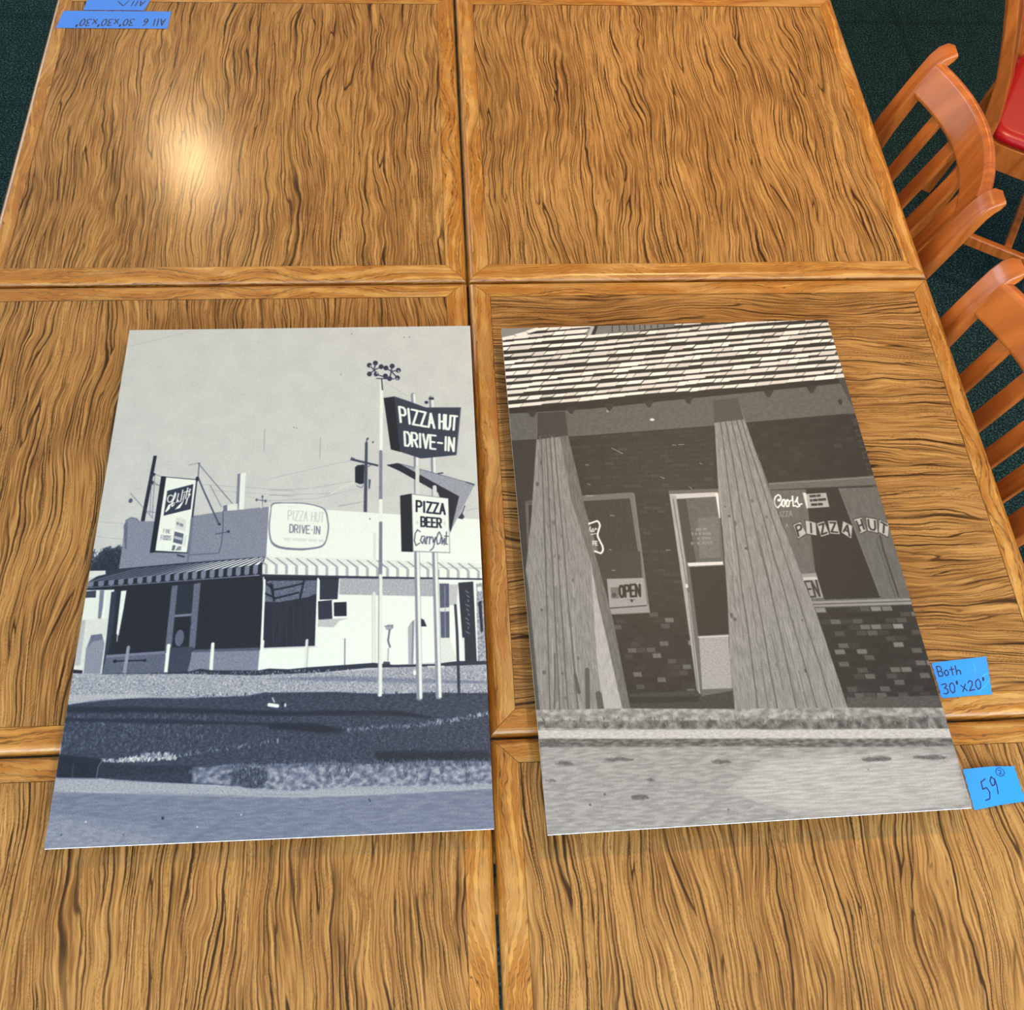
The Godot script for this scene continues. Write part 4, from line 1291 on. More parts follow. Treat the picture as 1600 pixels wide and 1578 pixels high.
	c.soft([-0.4, 594.3, 80.3, 596.7, 158.9, 603.1, 272.6, 610, 300.7, 610.2, 399.8, 613.3, 445.4, 625.7, 379.9, 618.7, 241.8, 612.8, 139.6, 605.4, -0.5, 599.5], 0.15, 0.06, 0.2, 0.3, 2.5)
	c.soft([-1.2, 607.6, 101.6, 613, 273.3, 624.5, 273.5, 627.6, 102.1, 617.1, -0.7, 611.1], 0.17, 0.06, 0.2, 0.3, 2.5)
	c.soft([242.4, 623.2, 297.4, 627.6, 321.1, 631.7, 333, 637.3, 311.5, 639.4, 242.9, 631.4], 0.14, 0.06, 0.2, 0.3, 3)
	c.soft([368.6, 665.1, 419.3, 665.3, 505.4, 671.1, 507, 679.2, 399.8, 680.4, 370.7, 677.2], 0.15, 0.08, 0.2, 0.3, 4)
	c.blades([50.3, 661.4, 91.8, 660.5, 135.5, 660, 135.9, 664.8, 92.4, 665.6, 50.8, 665.3], 240, 3, 1.8, 1.2, 0.5, 0.9, 61)
	c.blades([95, 655.5, 131.3, 657.1, 131.8, 661.6, 95.6, 661], 80, 3, 1.8, 1.2, 0.45, 0.8, 62)
	c.blades([135.5, 660, 163.5, 654.1, 211.2, 650.2, 255.3, 644.5, 255.6, 649.1, 211.5, 654.6, 163.9, 658.5, 135.9, 664.8], 220, 3, 1.8, 1.2, 0.35, 0.66, 63)
	c.blades([336.9, 635.4, 405.7, 632.2, 439.4, 630.6, 439.3, 634.7, 405.7, 636.7, 337, 639.5], 160, 3, 1.8, 1.2, 0.35, 0.6, 64)
	c.blades([439.4, 630.6, 508.4, 620.4, 508.2, 625, 439.3, 635.1], 200, 3, 1.8, 1.2, 0.4, 0.75, 65)
	c.stroke([241, 599.9, 250.9, 601.8], 4.5, 0.93)
	c.stroke([244.4, 591.1, 247.1, 596.8], 1.6, 0.75)
	c.oval(260.4, 601.2, 1.4, 2.5, 0.8)
	c.oval(256.7, 598.5, 1.6, 2.5, 0.12)
	c.soft([-1, 652.8, 31, 658.2, 50.4, 662, 48.5, 682.7, 0.4, 679.8], 0.13, 0.05, 0.2, 0.2, 2)
	c.soft([49.8, 664.5, 96.6, 669.3, 155.8, 673.5, 203.5, 675.3, 214.7, 698.5, 148.2, 692.6, 72.4, 686.9, 47.5, 682.7], 0.19, 0.08, 0.15, 0.2, 2)
	c.stroke([50.4, 662, 47.1, 668.7, 46.6, 682.7], 1, 0.5)
	c.stroke([17.6, 663.5, 18.8, 680.6], 0.8, 0.35)
	c.oval(153.5, 679.7, 1, 2.7, 0.4)
	c.soft([155.9, 674.5, 203.5, 675.7, 275.9, 677.9, 322.5, 678, 392.1, 680.5, 438.7, 680.2, 507.9, 682.2, 508.8, 711.9, 247.4, 705.8, 214.8, 699.1, 159.5, 692.2], 0.5, 0.22, 0.08, 0.1, 4)
	c.soft([201.9, 679.5, 220.8, 676.4, 240, 679.2, 243, 696.9, 230.1, 701.2, 206.9, 695.3], 0.25, 0.2, 0.3, 0.3, 6)
	c.blades([199.6, 673.5, 241.6, 673.4, 247.1, 701.9, 209.1, 698.3], 260, 3, 2, 0.8, 0.16, 0.6, 66)
	c.blades([357.5, 684.5, 361, 684.6, 353.6, 701.9, 350.2, 701.8], 26, 4, 1.5, 1, 0.26, 0.42, 590)
	c.blades([374.9, 683.3, 378.3, 683.4, 377.5, 691.3, 374, 691.1], 26, 4, 1.5, 1, 0.26, 0.42, 680)
	c.blades([334.4, 683.4, 337.9, 683.6, 340.1, 695.5, 336.6, 695.3], 26, 4, 1.5, 1, 0.26, 0.42, 470)
	c.blades([340.1, 681.7, 343.6, 681.9, 342, 695.6, 338.5, 695.4], 26, 4, 1.5, 1, 0.26, 0.42, 500)
	c.blades([326.9, 689, 330.3, 689.2, 317.3, 700.3, 313.8, 700.1], 26, 4, 1.5, 1, 0.26, 0.42, 430)
	c.blades([269, 680.5, 272.5, 680.7, 263.8, 697.9, 260.4, 697.7], 26, 4, 1.5, 1, 0.26, 0.42, 130)
	c.blades([419.4, 687.2, 422.9, 687.4, 418.9, 702.9, 415.4, 702.8], 26, 4, 1.5, 1, 0.26, 0.42, 910)
	c.blades([431.9, 691.7, 435.4, 691.9, 433.3, 703.6, 429.8, 703.4], 26, 4, 1.5, 1, 0.26, 0.42, 975)
	c.blades([476.5, 691.8, 480, 691.9, 481, 705.7, 477.5, 705.6], 26, 4, 1.5, 1, 0.26, 0.42, 1205)
	c.blades([448.4, 688.5, 451.9, 688.7, 449.8, 700.4, 446.3, 700.2], 26, 4, 1.5, 1, 0.26, 0.42, 1060)
	c.blades([311.3, 682.4, 314.7, 682.6, 319, 694.5, 315.5, 694.4], 26, 4, 1.5, 1, 0.26, 0.42, 350)
	c.blades([403.9, 688.5, 407.4, 688.7, 408.3, 696.6, 404.8, 696.4], 26, 4, 1.5, 1, 0.26, 0.42, 830)
	c.blades([328.5, 681.2, 332, 681.4, 326.6, 692.9, 323.1, 692.8], 26, 4, 1.5, 1, 0.26, 0.42, 440)
	c.blades([245.4, 672, 508, 680.3, 507.6, 688.2, 245.7, 677.5], 520, 4, 1.2, 1, 0.18, 0.5, 67)
	c.soft([0.1, 680.2, 47.7, 683.9, 148.4, 694.6, 277.4, 708.1, 342.4, 706.3, 509.2, 710.9, 508.7, 722.5, 247.8, 711.6, -0.7, 696.5], 0.62, 0.1, 0.2, 0.6, 1.6)
	c.soft([-0.7, 696.5, 112, 704.8, 277.7, 714.9, 380.7, 717.1, 508.9, 717.7, 509.2, 766.2, 251.1, 767, -2.3, 766.8], 0.48, 0.06, 0.03, 0.2, 3)
	c.soft([0.2, 725.7, 41.4, 731.3, 98.2, 745.1, 136.5, 759.8, 119.4, 769.9, -2.1, 767.7], 0.56, 0.06, 0.06, 0.2, 9)
	c.oval(128.1, 733.1, 1.3, 1.7, 0.1)
	c.oval(16.7, 747.2, 0.7, 0.9, 0.15)
	c.oval(86.3, 749.7, 0.7, 0.7, 0.2)
	c.stroke([363.3, 721.3, 365.2, 724], 1.2, 0.15)
	c.oval(42, 733.2, 0.9, 0.9, 0.9)
	c.oval(216.9, 733.1, 0.9, 0.9, 0.9)
	c.oval(168.1, 744.7, 0.9, 0.9, 0.9)
	c.stroke([374.5, 102, 374.4, 228.7], 4.6, 0.94)
	c.stroke([374, 228.7, 374.3, 309.9], 4.6, 0.52)
	c.stroke([374.5, 309.9, 374.6, 345.7], 4.6, 0.93)
	c.stroke([374.6, 345.7, 374.8, 407], 4.6, 0.5)
	c.stroke([374.8, 407.6, 374.5, 426.8], 5, 0.52)
	c.stroke([374.7, 426.8, 375.1, 554.5, 375.1, 592.1], 5.2, 0.9)
	c.stroke([372.8, 426.7, 373.1, 590.9], 1.4, 0.6)
	c.stroke([374.5, 99.7, 375.8, 119.8], 2, 0.25)
	c.oval(356.3, 73.7, 3.6, 4.5, 0.2)
	c.oval(365.1, 69.7, 3.6, 4.5, 0.2)
	c.oval(373.6, 76.9, 3.6, 4.5, 0.2)
	c.oval(380.7, 79.5, 3.6, 4.5, 0.2)
	c.oval(389.8, 76.1, 3.6, 4.5, 0.2)
	c.oval(398.9, 84.2, 3.6, 4.5, 0.2)
	c.oval(356.6, 90.2, 3.6, 4.5, 0.2)
	c.oval(366.5, 90.5, 3.6, 4.5, 0.2)
	c.oval(379.9, 94.4, 3.6, 4.5, 0.2)
	c.oval(386.1, 99.4, 3.6, 4.5, 0.2)
	c.oval(397.5, 98.2, 3.6, 4.5, 0.2)
	c.stroke([356.3, 73.7, 363.6, 83.2], 1.8, 0.25)
	c.stroke([365.1, 69.7, 363.6, 83.2], 1.8, 0.25)
	c.stroke([363.6, 83.2, 356.6, 90.2], 1.8, 0.25)
	c.stroke([363.6, 83.2, 373.6, 76.9], 1.8, 0.25)
	c.stroke([363.6, 83.2, 367.3, 91.4], 1.8, 0.25)
	c.stroke([388.6, 86, 380.7, 79.5], 1.8, 0.25)
	c.stroke([388.6, 86, 389.8, 72.5], 1.8, 0.25)
	c.stroke([388.6, 86, 398.9, 84.2], 1.8, 0.25)
	c.stroke([388.6, 86, 397.5, 98.2], 1.8, 0.25)
	c.stroke([388.6, 86, 386.1, 99.4], 1.8, 0.25)
	c.stroke([367.3, 91.4, 386.1, 99.4], 1.8, 0.25)
	c.stroke([367.4, 98.9, 392.3, 100.1], 1.8, 0.25)
	c.oval(358.3, 75.3, 1.4, 1.8, 0.7)
	c.oval(399.4, 86, 1.4, 1.8, 0.7)
	c.oval(397, 100.2, 1.4, 1.8, 0.7)
	c.oval(368, 88.8, 1.4, 1.8, 0.7)
	c.stroke([420.1, 129.8, 421.2, 151.5], 6.5, 0.55)
	c.stroke([421.8, 129.8, 422.8, 151.6], 3.25, 0.9)
	c.stroke([446.4, 135.7, 446.7, 153.7], 7, 0.55)
	c.stroke([448.1, 135.8, 448.3, 153.7], 3.5, 0.9)
	c.stroke([423.3, 238.4, 423.5, 303.7], 7, 0.55)
	c.stroke([424.9, 238.5, 425.1, 303.8], 3.5, 0.9)
	c.stroke([447.2, 241.9, 447.6, 305.8], 7, 0.55)
	c.stroke([448.8, 241.9, 449.1, 305.8], 3.5, 0.9)
	c.stroke([422.9, 393.5, 423.8, 597.7], 7.6, 0.55)
	c.stroke([424.2, 393.5, 425.4, 597.8], 3.4, 0.92)
	c.stroke([446.6, 394.3, 447.5, 597.2], 7.6, 0.55)
	c.stroke([447.9, 394.3, 449.1, 597.3], 3.4, 0.92)
	c.poly([442.9, 135.6, 450, 135.2, 450.2, 139.9, 442.9, 139.1], 0.2)
	c.oval(439.3, 144.2, 2.8, 2.9, 0.25)
	c.stroke([471.5, 472.8, 472.6, 514, 472.4, 597.2], 3.4, 0.2)
	c.poly([377.6, 135, 393.3, 132.5, 401.3, 230.4, 388.1, 225.6], 0.1)
	c.poly([392.8, 132.5, 418.2, 143.7, 438, 153.5, 488.9, 154.6, 479.7, 237.7, 430.1, 242.2, 400.8, 229.8], 0.24)
	c.stroke([377.8, 135, 393.3, 132.5, 418.2, 143.7, 438, 153.5, 488.9, 154.6], 0.8, 0.42)
	c.stroke([488.9, 154.6, 479.9, 237.7], 1.2, 0.5)
	c.text("PIZZA", [399.9, 151.2, 449.3, 165.8, 449.8, 190.2, 402.2, 178.7], 3.5, 0.97)
	c.text("HUT", [457.7, 166.1, 482.8, 170.2, 480.3, 194.5, 457.2, 191], 3.5, 0.97)
	c.text("DRIVE-IN", [407.3, 195.7, 477.7, 208.4, 476.2, 231, 408.2, 219.6], 3.3, 0.96)
	c.poly([397.2, 249.3, 415.3, 255.2, 503.8, 287.4, 467.7, 363.5, 480.8, 306.9], 0.6, 0.05, 0.3, 0.3)
	c.poly([381.9, 252, 398.4, 249, 481.5, 306.4, 468.1, 364, 466.2, 351.3, 453, 299.4, 428.6, 282.3, 399.5, 262], 0.13)
	c.stroke([397.2, 249.3, 415.3, 255.2, 503.8, 287.4], 1, 0.42)
	c.stroke([453.6, 268.2, 459.9, 267.4], 2, 0.25)
	c.stroke([492.7, 283.6, 502.7, 287.9], 2, 0.3)
	c.stroke([424.8, 257.4, 424.9, 272.1], 5.5, 0.82)
	c.stroke([424.7, 273.5, 424.7, 303.7], 5.5, 0.82)
	c.stroke([448.3, 290.1, 448.7, 306.6], 5.5, 0.82)
	c.poly([478.8, 341.6, 484.6, 332.1, 487.7, 339.4, 485.4, 343.4], 0.22)
	c.stroke([484.5, 334.1, 488.9, 321.9], 1.2, 0.25)
	c.poly([400.9, 303, 416.9, 300.1, 417.9, 392, 402.4, 391], 0.1)
	c.poly([416.2, 300.1, 467.1, 309, 467, 395.5, 417.3, 391.7], 0.55)
	c.poly([417.3, 301.7, 466.2, 310, 465.9, 393.9, 418.4, 390.3], 0.95)
	c.text("PIZZA", [423.3, 312, 461.6, 318.5, 461.3, 334.6, 423.1, 329], 2.7, 0.12)
	c.text("BEER", [429.2, 337.9, 455.8, 341.3, 455.6, 355.5, 429.1, 352.6], 2.4, 0.12)
	c.oval(423.7, 346.9, 1.5, 3.3, 0.8)
	c.oval(460.5, 349.1, 1.5, 3.3, 0.8)
	c.stroke([427.5, 361.3, 424, 358, 420.9, 363.6, 419.6, 374.8, 421.7, 382.3, 426.7, 378.8], 1.7, 0.38)
	c.stroke([433.3, 368.3, 429.6, 368.2, 427.8, 375.1, 430.4, 379.6, 433.5, 370.3, 433.8, 379.7], 1.7, 0.38)
	c.stroke([436.1, 369.1, 435.6, 380.3], 1.7, 0.38)
	c.stroke([435.9, 372.9, 438.7, 369.2], 1.7, 0.38)
	c.stroke([440.5, 369.3, 439.5, 380.4], 1.7, 0.38)
	c.stroke([440, 373.5, 443.1, 369.4], 1.7, 0.38)
	c.stroke([444.4, 370.7, 444.7, 378.1, 448.3, 370.3, 444.6, 386.8, 440.6, 390.4], 1.7, 0.38)
	c.stroke([451.9, 363.9, 449.2, 372.1, 450.3, 381.3, 453.8, 379.7, 455.8, 368.6, 453.3, 362.2, 451, 365.4], 1.7, 0.38)
	c.stroke([457, 371.1, 456.4, 381, 460.1, 372.5, 459.4, 382.4], 1.7, 0.38)
	c.stroke([462.9, 362.6, 461.6, 381.2, 463.8, 381.8], 1.7, 0.38)
	c.stroke([460.1, 369.2, 464.9, 369.4], 1.7, 0.38)
	return c.texture([0.0, 10, 13, 21, .12, 22, 27, 38, .25, 41, 49, 64, .5, 98, 103, 121, .76, 172, 171, 167, .96, 198, 205, 195, 1.0, 208, 212, 204], .07, true, .05)


func right_picture() -> ImageTexture:
	var c := Canvas.new(508, 762, 1024, .3)
	c.poly([-8.3, 155.4, 496.3, 116.2, 511.1, 630.8, 508.3, 636.6, 0.3, 610.7], 0.2, 0.03, 0.12, 0.12)
	c.poly([0.6, -1.6, 60, 0.5, 1, 27], 0.55)
	c.poly([-3.9, 26.9, 60.1, -1.1, 133.2, -8.1, 508.9, -4.3, 497.9, 117.8, 349.9, 130.1, 120.1, 149, -1.2, 154.3], 0.2)
	c.shingles([0, -0.1, 506, -34.4, 498.3, 116.3, -0.7, 150.5], 13)
	c.poly([-0.3, -2.3, 57.1, -0.2, 39.3, 10.4, 21.5, 16.1, 0.2, 21.6], 0.56)
	c.poly([-0.3, 17.5, 18, 13.4, 21.8, 18.6, 0.8, 23.6], 0.9)
	c.poly([18.9, 12.2, 36.1, 7, 40.6, 12.3, 22.9, 17.4], 0.9)
	c.poly([36.6, 6.4, 54.6, -0.6, 59.6, 4.7, 41.2, 11.1], 0.9)
	c.poly([124.9, 17.4, 137.3, 0.5, 167.7, -2.3, 268.3, -1.2, 264.6, 5.8, 200.8, 12.5, 140.3, 17.3], 0.5)
	c.poly([137.3, 0.5, 142.8, 0.7, 135.4, 17.1, 129.8, 17.6], 0.72)
	c.poly([143.3, 0.1, 147.9, -0.4, 141.4, 16.7, 135.8, 17.2], 0.16)
	c.stroke([170.2, -2.2, 168.7, 13.3], 1.1, 0.18)
	c.stroke([181.4, -2.1, 180.1, 12.2], 1.1, 0.18)
	c.stroke([192.7, -2, 191.5, 11.2], 1.1, 0.18)
	c.stroke([204, -1.8, 202.9, 10.2], 1.1, 0.18)
	c.stroke([212.8, -1.7, 211.8, 9.4], 1.1, 0.18)
	c.stroke([220.4, -1.7, 219.4, 8.7], 1.1, 0.18)
	c.stroke([230.4, -1.5, 229.6, 7.8], 1.1, 0.18)
	c.stroke([240.5, -1.4, 239.8, 6.8], 1.1, 0.18)
	c.stroke([250.6, -1.3, 250, 5.9], 1.1, 0.18)
	c.poly([-0.9, 150.5, 120.4, 146.7, 234.5, 137.4, 349.7, 128.6, 497.2, 115.6, 498.6, 125.4, 348.1, 136.9, 233.1, 146.3, 119.3, 156.3, -1.2, 160.1], 0.18)
	c.poly([-0.7, 160.1, 119.3, 156.3, 233.1, 146.3, 348.1, 136.9, 498.7, 124.8, 509.5, 179.8, 341.3, 190.3, 293.6, 194, 83.4, 204.3, -0.1, 207.7], 0.4, 0.03, 0.1, 0.1)
	c.poly([25.8, 155.7, 42.5, 154, 34.9, 167.6, 31.2, 167.5], 0.24)
	c.poly([82.9, 152.2, 99.7, 150.5, 91.9, 164.2, 88.1, 164.1], 0.24)
	c.poly([139.3, 148.6, 156.2, 147, 148, 160.7, 144.3, 160.5], 0.24)
	c.poly([197.9, 145.1, 215, 143.4, 206.5, 157.3, 202.7, 157.1], 0.24)
	c.poly([257.6, 140.7, 274.8, 139, 266, 152.9, 262.2, 152.8], 0.24)
	c.poly([379.1, 133.7, 396.6, 132, 387.1, 146, 383.2, 145.8], 0.24)
	c.poly([445.4, 128.8, 463.1, 127.1, 453.2, 141.2, 449.3, 141], 0.24)
	c.oval(206.2, 179.4, 3.5, 2.3, 0.85)
	c.oval(490.1, 161.2, 3.4, 2.9, 0.8)
	c.stroke([491.2, 156.8, 490.1, 161.2], 6, 0.22)
	c.oval(142.9, 161.7, 1.9, 2.3, 0.6)
	c.poly([-0.1, 207.7, 36.6, 206.5, 23, 308.6, -0.4, 307.6], 0.23)
	c.bricks([82.2, 205.1, 294.5, 195.5, 274.9, 306.9, 89, 301.1], 14, 13, .22, .05, 11)
	c.bricks([342.5, 190.9, 509.7, 181.2, 509.4, 289, 354.1, 293.8], 12, 11, .19, .06, 12)
	c.bricks([105.9, 484, 208.9, 486.9, 206.7, 601.1, 117, 599.4], 8, 14, .18, .3, 13)
	c.bricks([377.2, 490.5, 510.6, 493.7, 512.7, 623.8, 386.9, 618.1], 9, 15, .18, .36, 14)
	c.bricks([161.1, 313.2, 209.6, 315.4, 208.9, 486.9, 158, 484.3], 4, 30, .2, .08, 15)
	c.poly([117.3, 595.8, 248.5, 596.4, 245.5, 624, 114.4, 616.9], 0.27, 0.05, 0.1, 0.4)
	c.poly([389.7, 616.3, 509.8, 620.6, 509, 637.7, 386.9, 632.2], 0.34, 0.05, 0.1, 0.4)
	c.poly([116.7, 600, 204, 603.7, 202.8, 611.1, 115.6, 608.5], 0.2)
	c.poly([88.8, 303.7, 160.4, 301.7, 163.4, 304.5, 159, 486.7, 104.9, 486.8], 0.45)
	c.poly([90, 313, 155.7, 311.5, 155.4, 434.3, 108.8, 434.4, 91.4, 320.5], 0.24, 0.03, 0.2, 0.05)
	c.poly([91.9, 394.4, 158.7, 395.1, 152.6, 474.7, 106.2, 473.5], 0.26)
	c.stroke([162.3, 304.4, 158, 484.3], 2.4, 0.48)
	c.poly([104.3, 474.6, 158.6, 474.5, 159, 486.2, 105.7, 485.9], 0.6)
	c.stroke([105.7, 477.5, 156, 476], 1.2, 0.2)
	c.poly([108.8, 434.4, 158.1, 435.4, 156.8, 474.9, 107.3, 474.8], 0.62)
	c.poly([111.9, 447.8, 121.9, 447.1, 121.5, 463.7, 111.2, 463.7], 0.45)
	c.oval(115.5, 458.7, 3, 3.3, 0.3)
	c.text("OPEN", [123.8, 446, 151.2, 444.2, 149.4, 461.8, 123, 461.9], 2.8, 0.16)
	c.oval(137.5, 467.8, 1.7, 2.3, 0.2)
	c.stroke([132.3, 466.6, 143, 466.7], 0.8, 0.4)
	c.stroke([94.4, 349.4, 106.5, 345.3, 108.8, 348.5, 109.3, 353.1, 104.5, 366.1, 104.4, 370.2, 108.9, 384.5, 109.3, 389.5, 107.8, 393.4, 105.3, 395.8, 97.4, 392.1], 2.6, 0.93)
	c.stroke([96.1, 354.1, 94.6, 357.8, 96.1, 361.7], 1.3, 0.9)
	c.stroke([98.9, 356.9, 97.1, 361.7, 100.3, 361.9, 99.9, 357.6], 1.3, 0.9)
	c.stroke([102.1, 359.7, 102.7, 356.7, 104.7, 358.5], 1.3, 0.9)
	c.stroke([95.6, 366.3, 102.4, 365], 1.3, 0.9)
	c.text("FE", [96.8, 376.5, 102.9, 377.2, 102.4, 383.2, 96.6, 382.4], 1.5, 0.85)
	c.poly([10, 309.4, 23.1, 307.3, 22.4, 315.2, 10.2, 317.2], 0.36)
	c.poly([11, 313.3, 15.5, 313, 10.4, 383.1, 4.7, 382.8], 0.4)
	c.poly([3.1, 306, 11.1, 306.4, 6.2, 431.8, 0.7, 431.5], 0.22)
	c.poly([211.3, 301.3, 282.3, 301.3, 276.5, 349, 266, 444.5, 247.3, 598.9, 207.2, 604.3, 207.6, 475.1, 211.6, 367.4], 0.42)
	c.poly([211.7, 307.2, 279.5, 307.1, 280.1, 314, 216.4, 315.4], 0.78)
	c.poly([211.7, 307.2, 220.5, 311, 217.3, 415.3, 206.2, 602.1, 202.6, 596.5, 207, 475.1], 0.66, 0.06, 0.4, 0.02)
	c.stroke([215.9, 315.7, 213.5, 456.4, 203.9, 599.8], 0.8, 0.34)
	c.poly([276.4, 309.1, 280.6, 308.7, 276.5, 349, 274.8, 348.9], 0.9)
	c.poly([221.3, 316.4, 276.2, 315.4, 266.3, 416.2, 218.8, 415.9], 0.4, 0.03, 0.1, 0.1)
	c.poly([221.3, 316.4, 233.6, 316.1, 231.6, 415.5, 218.8, 415.9], 0.28)
	c.poly([245.2, 347.2, 274.2, 347.2, 265.6, 410.2, 236.9, 410.1], 0.46, 0.04, 0.1, 0.3)
	c.text("~~~ ~~", [240.3, 363.2, 253.8, 363.3, 252.9, 368.3, 239.5, 368.2], 1.2, 0.56)
	c.text("~ ~ ~ ~~~~", [233, 369.7, 259.3, 370.2, 258.4, 375.2, 232.1, 374.8], 1.2, 0.56)
	c.text("~ ~~~", [239.4, 376.9, 257.6, 377.2, 256.7, 382.3, 238.5, 381.9], 1.2, 0.56)
	c.text("~  ~ ~~~~", [229.7, 384, 259.1, 384.4, 258.1, 389.9, 228.8, 389.5], 1.2, 0.56)
	c.poly([219.6, 415.9, 267.8, 416.3, 267.4, 421.2, 220.1, 421.3], 0.85)
	c.poly([221.6, 422.9, 269.5, 422.8, 256.2, 521.7, 216.9, 522.4], 0.19)
	c.poly([217.2, 524.2, 255.3, 524.4, 247.9, 595.7, 209.4, 595.2], 0.64, 0.05, 0.2, 0.3)
	c.stroke([216.8, 524.2, 255.3, 524.4], 2, 0.78)
	c.oval(213.2, 450.4, 1.7, 3.3, 0.85)
	c.oval(214.3, 456.4, 1.3, 3.8, 0.4)
	c.poly([355, 294.9, 510.3, 289.9, 511.5, 306.3, 354.1, 307.2], 0.42, 0.03, 0.05, 0.3)
	c.stroke([355.2, 297.1, 510.5, 292.1], 1.2, 0.55)
	c.stroke([354.2, 306.7, 511.2, 305.7], 0.9, 0.28)
	c.poly([355.6, 307.8, 513.3, 309, 510.9, 483.7, 372.4, 480.8], 0.42, 0.03, 0.1, 0.04)
	c.poly([405.6, 307.4, 452.3, 306.8, 468.7, 480.9, 392.4, 479.5, 390, 437.1, 396.7, 377.3], 0.2)
	c.stroke([452.7, 309, 468.3, 478.5], 1, 0.5)
	c.stroke([492, 386.9, 491.1, 412.2, 493.3, 479.7], 2.2, 0.26)
	c.stroke([485.1, 391.7, 488.6, 480.7], 1.4, 0.34)
	c.poly([404.2, 315.9, 433.1, 315.1, 432.3, 338.4, 401.8, 339.1], 0.68)
	c.poly([399.7, 313.2, 404.6, 314.2, 401.7, 339.6, 399.6, 338.7], 0.85)
	c.text("~~~~~ ~~~", [408.8, 318, 424, 317.3, 423.6, 321.3, 408.4, 322], 1.1, 0.22)
	c.text("~~ ~~~~ ~~~~~~~", [407.8, 324.9, 430.2, 323.8, 429.7, 327.7, 407.3, 328.8], 1.1, 0.22)
	c.text("~~~~~ ~~~~", [408.1, 331.8, 423.8, 331.4, 423.3, 335.4, 407.6, 335.7], 1.1, 0.22)
	c.stroke([363.9, 322.4, 362.2, 324.7, 364.4, 325.4, 367, 321.7, 366.9, 317, 364.5, 315.2, 360.1, 318.1, 357, 323.9, 356.8, 329.7, 357.7, 334.6, 359.8, 336.3], 1.9, 0.98)
	c.stroke([359.8, 336.1, 364.9, 330.9, 368.3, 324.8, 371.4, 323, 371.8, 327.3, 368.5, 334.9, 366.1, 333.3, 367.3, 327.9, 369.8, 323.7], 1.9, 0.98)
	c.stroke([372, 326.5, 376, 323.6, 378, 326.8, 375.4, 334.5, 372.5, 335.1, 372.8, 329.7, 375.9, 324], 1.9, 0.98)
	c.stroke([378, 326.8, 382.6, 324.6, 384.2, 318.4, 381.8, 334.8, 384.6, 334.1], 1.9, 0.98)
	c.stroke([385.8, 328.7, 391, 320.3, 388.8, 327.3, 390.5, 335.2, 386.9, 336.2, 385.3, 334.2], 1.9, 0.98)
	c.stroke([390.7, 334.4, 392.6, 331.8, 395, 331.6], 1.9, 0.98)
	c.text("IZZA", [360.3, 343, 378.2, 342.2, 376.5, 350.5, 359.1, 350.7], 1, 0.62)
	c.text("A", [364.8, 362.4, 368.5, 362.1, 367.8, 367.7, 364.1, 368], 0.9, 0.6)
	c.poly([374.3, 363.5, 386.8, 358.9, 391.3, 379.8, 377, 388.1], 0.22)
	c.poly([375.2, 364.5, 386.3, 360.3, 390.4, 379.1, 377.6, 386.5], 0.72)
	c.text("P", [378.1, 366.8, 385.1, 363.8, 387.2, 377.2, 379.1, 382.6], 2.4, 0.2)
	c.poly([393.1, 356.6, 408.3, 361.8, 404.7, 384, 389.8, 380.3], 0.22)
	c.poly([393.8, 358.1, 407.3, 362.7, 404.1, 382.6, 390.8, 379.3], 0.72)
	c.text("I", [396, 361.7, 404.3, 364.9, 401.9, 379.2, 393.7, 376.9], 2.4, 0.2)
	c.poly([407.8, 362.9, 420, 359.5, 422.9, 382.5, 409.2, 386.6], 0.22)
	c.poly([408.6, 363.9, 419.5, 361, 422.1, 381.5, 409.8, 385.1], 0.72)
	c.text("Z", [411.2, 366.5, 418.1, 364.3, 419.2, 379, 411.5, 381.7], 2.4, 0.2)
	c.poly([424.3, 359.1, 437.9, 359.7, 437.3, 383.7, 422.8, 381.8], 0.22)
	c.poly([425, 360.4, 437.2, 361, 436.6, 382.4, 423.6, 380.6], 0.72)
	c.text("Z", [427.3, 363.5, 434.9, 363.8, 434, 379.2, 426, 378], 2.4, 0.2)
	c.poly([445.7, 360.3, 458.2, 369.4, 450.9, 391.7, 438.6, 380.2], 0.22)
	c.poly([446, 362, 457.2, 370.1, 450.7, 389.9, 439.7, 379.7], 0.72)
	c.text("A", [447.2, 365.8, 453.9, 371.5, 449.4, 385.9, 442.9, 378.5], 2.4, 0.2)
	c.poly([461, 359, 473.9, 355.9, 475.7, 379.5, 464.5, 384.4], 0.22)
	c.poly([461.9, 360.1, 473.4, 357.4, 475, 378.4, 465, 382.8], 0.72)
	c.text("H", [464.7, 362.9, 471.9, 360.8, 472.4, 376, 466.1, 379.2], 2.4, 0.2)
	c.poly([478.8, 356.2, 494.6, 360.2, 490.7, 384.4, 476, 379.5], 0.22)
	c.poly([479.5, 357.7, 493.6, 361.3, 490.1, 382.8, 477, 378.5], 0.72)
	c.text("U", [481.9, 361.2, 490.5, 363.7, 487.8, 379.2, 479.8, 376.2], 2.4, 0.2)
	c.poly([497.2, 360.3, 510.5, 369.5, 502.8, 391.5, 490.6, 382.2], 0.22)
	c.poly([497.5, 362, 509.4, 370.2, 502.6, 389.9, 491.6, 381.5], 0.72)
	c.text("T", [498.9, 366, 506.1, 371.8, 501.3, 386, 494.7, 380], 2.4, 0.2)
	c.poly([369.9, 440.5, 390.5, 439.6, 391.8, 477.1, 374.4, 476.9], 0.6)
	c.poly([370.3, 445.9, 389.6, 445.6, 390.4, 449.8, 370.9, 450.3], 0.75)
	c.text("EN", [371.8, 452, 387.9, 451.1, 387.4, 474.5, 373.7, 475], 2.6, 0.24)
	c.poly([372.4, 481.1, 511.1, 483.7, 511, 493.7, 376.6, 491.2], 0.58, 0.03, 0.05, 0.3)
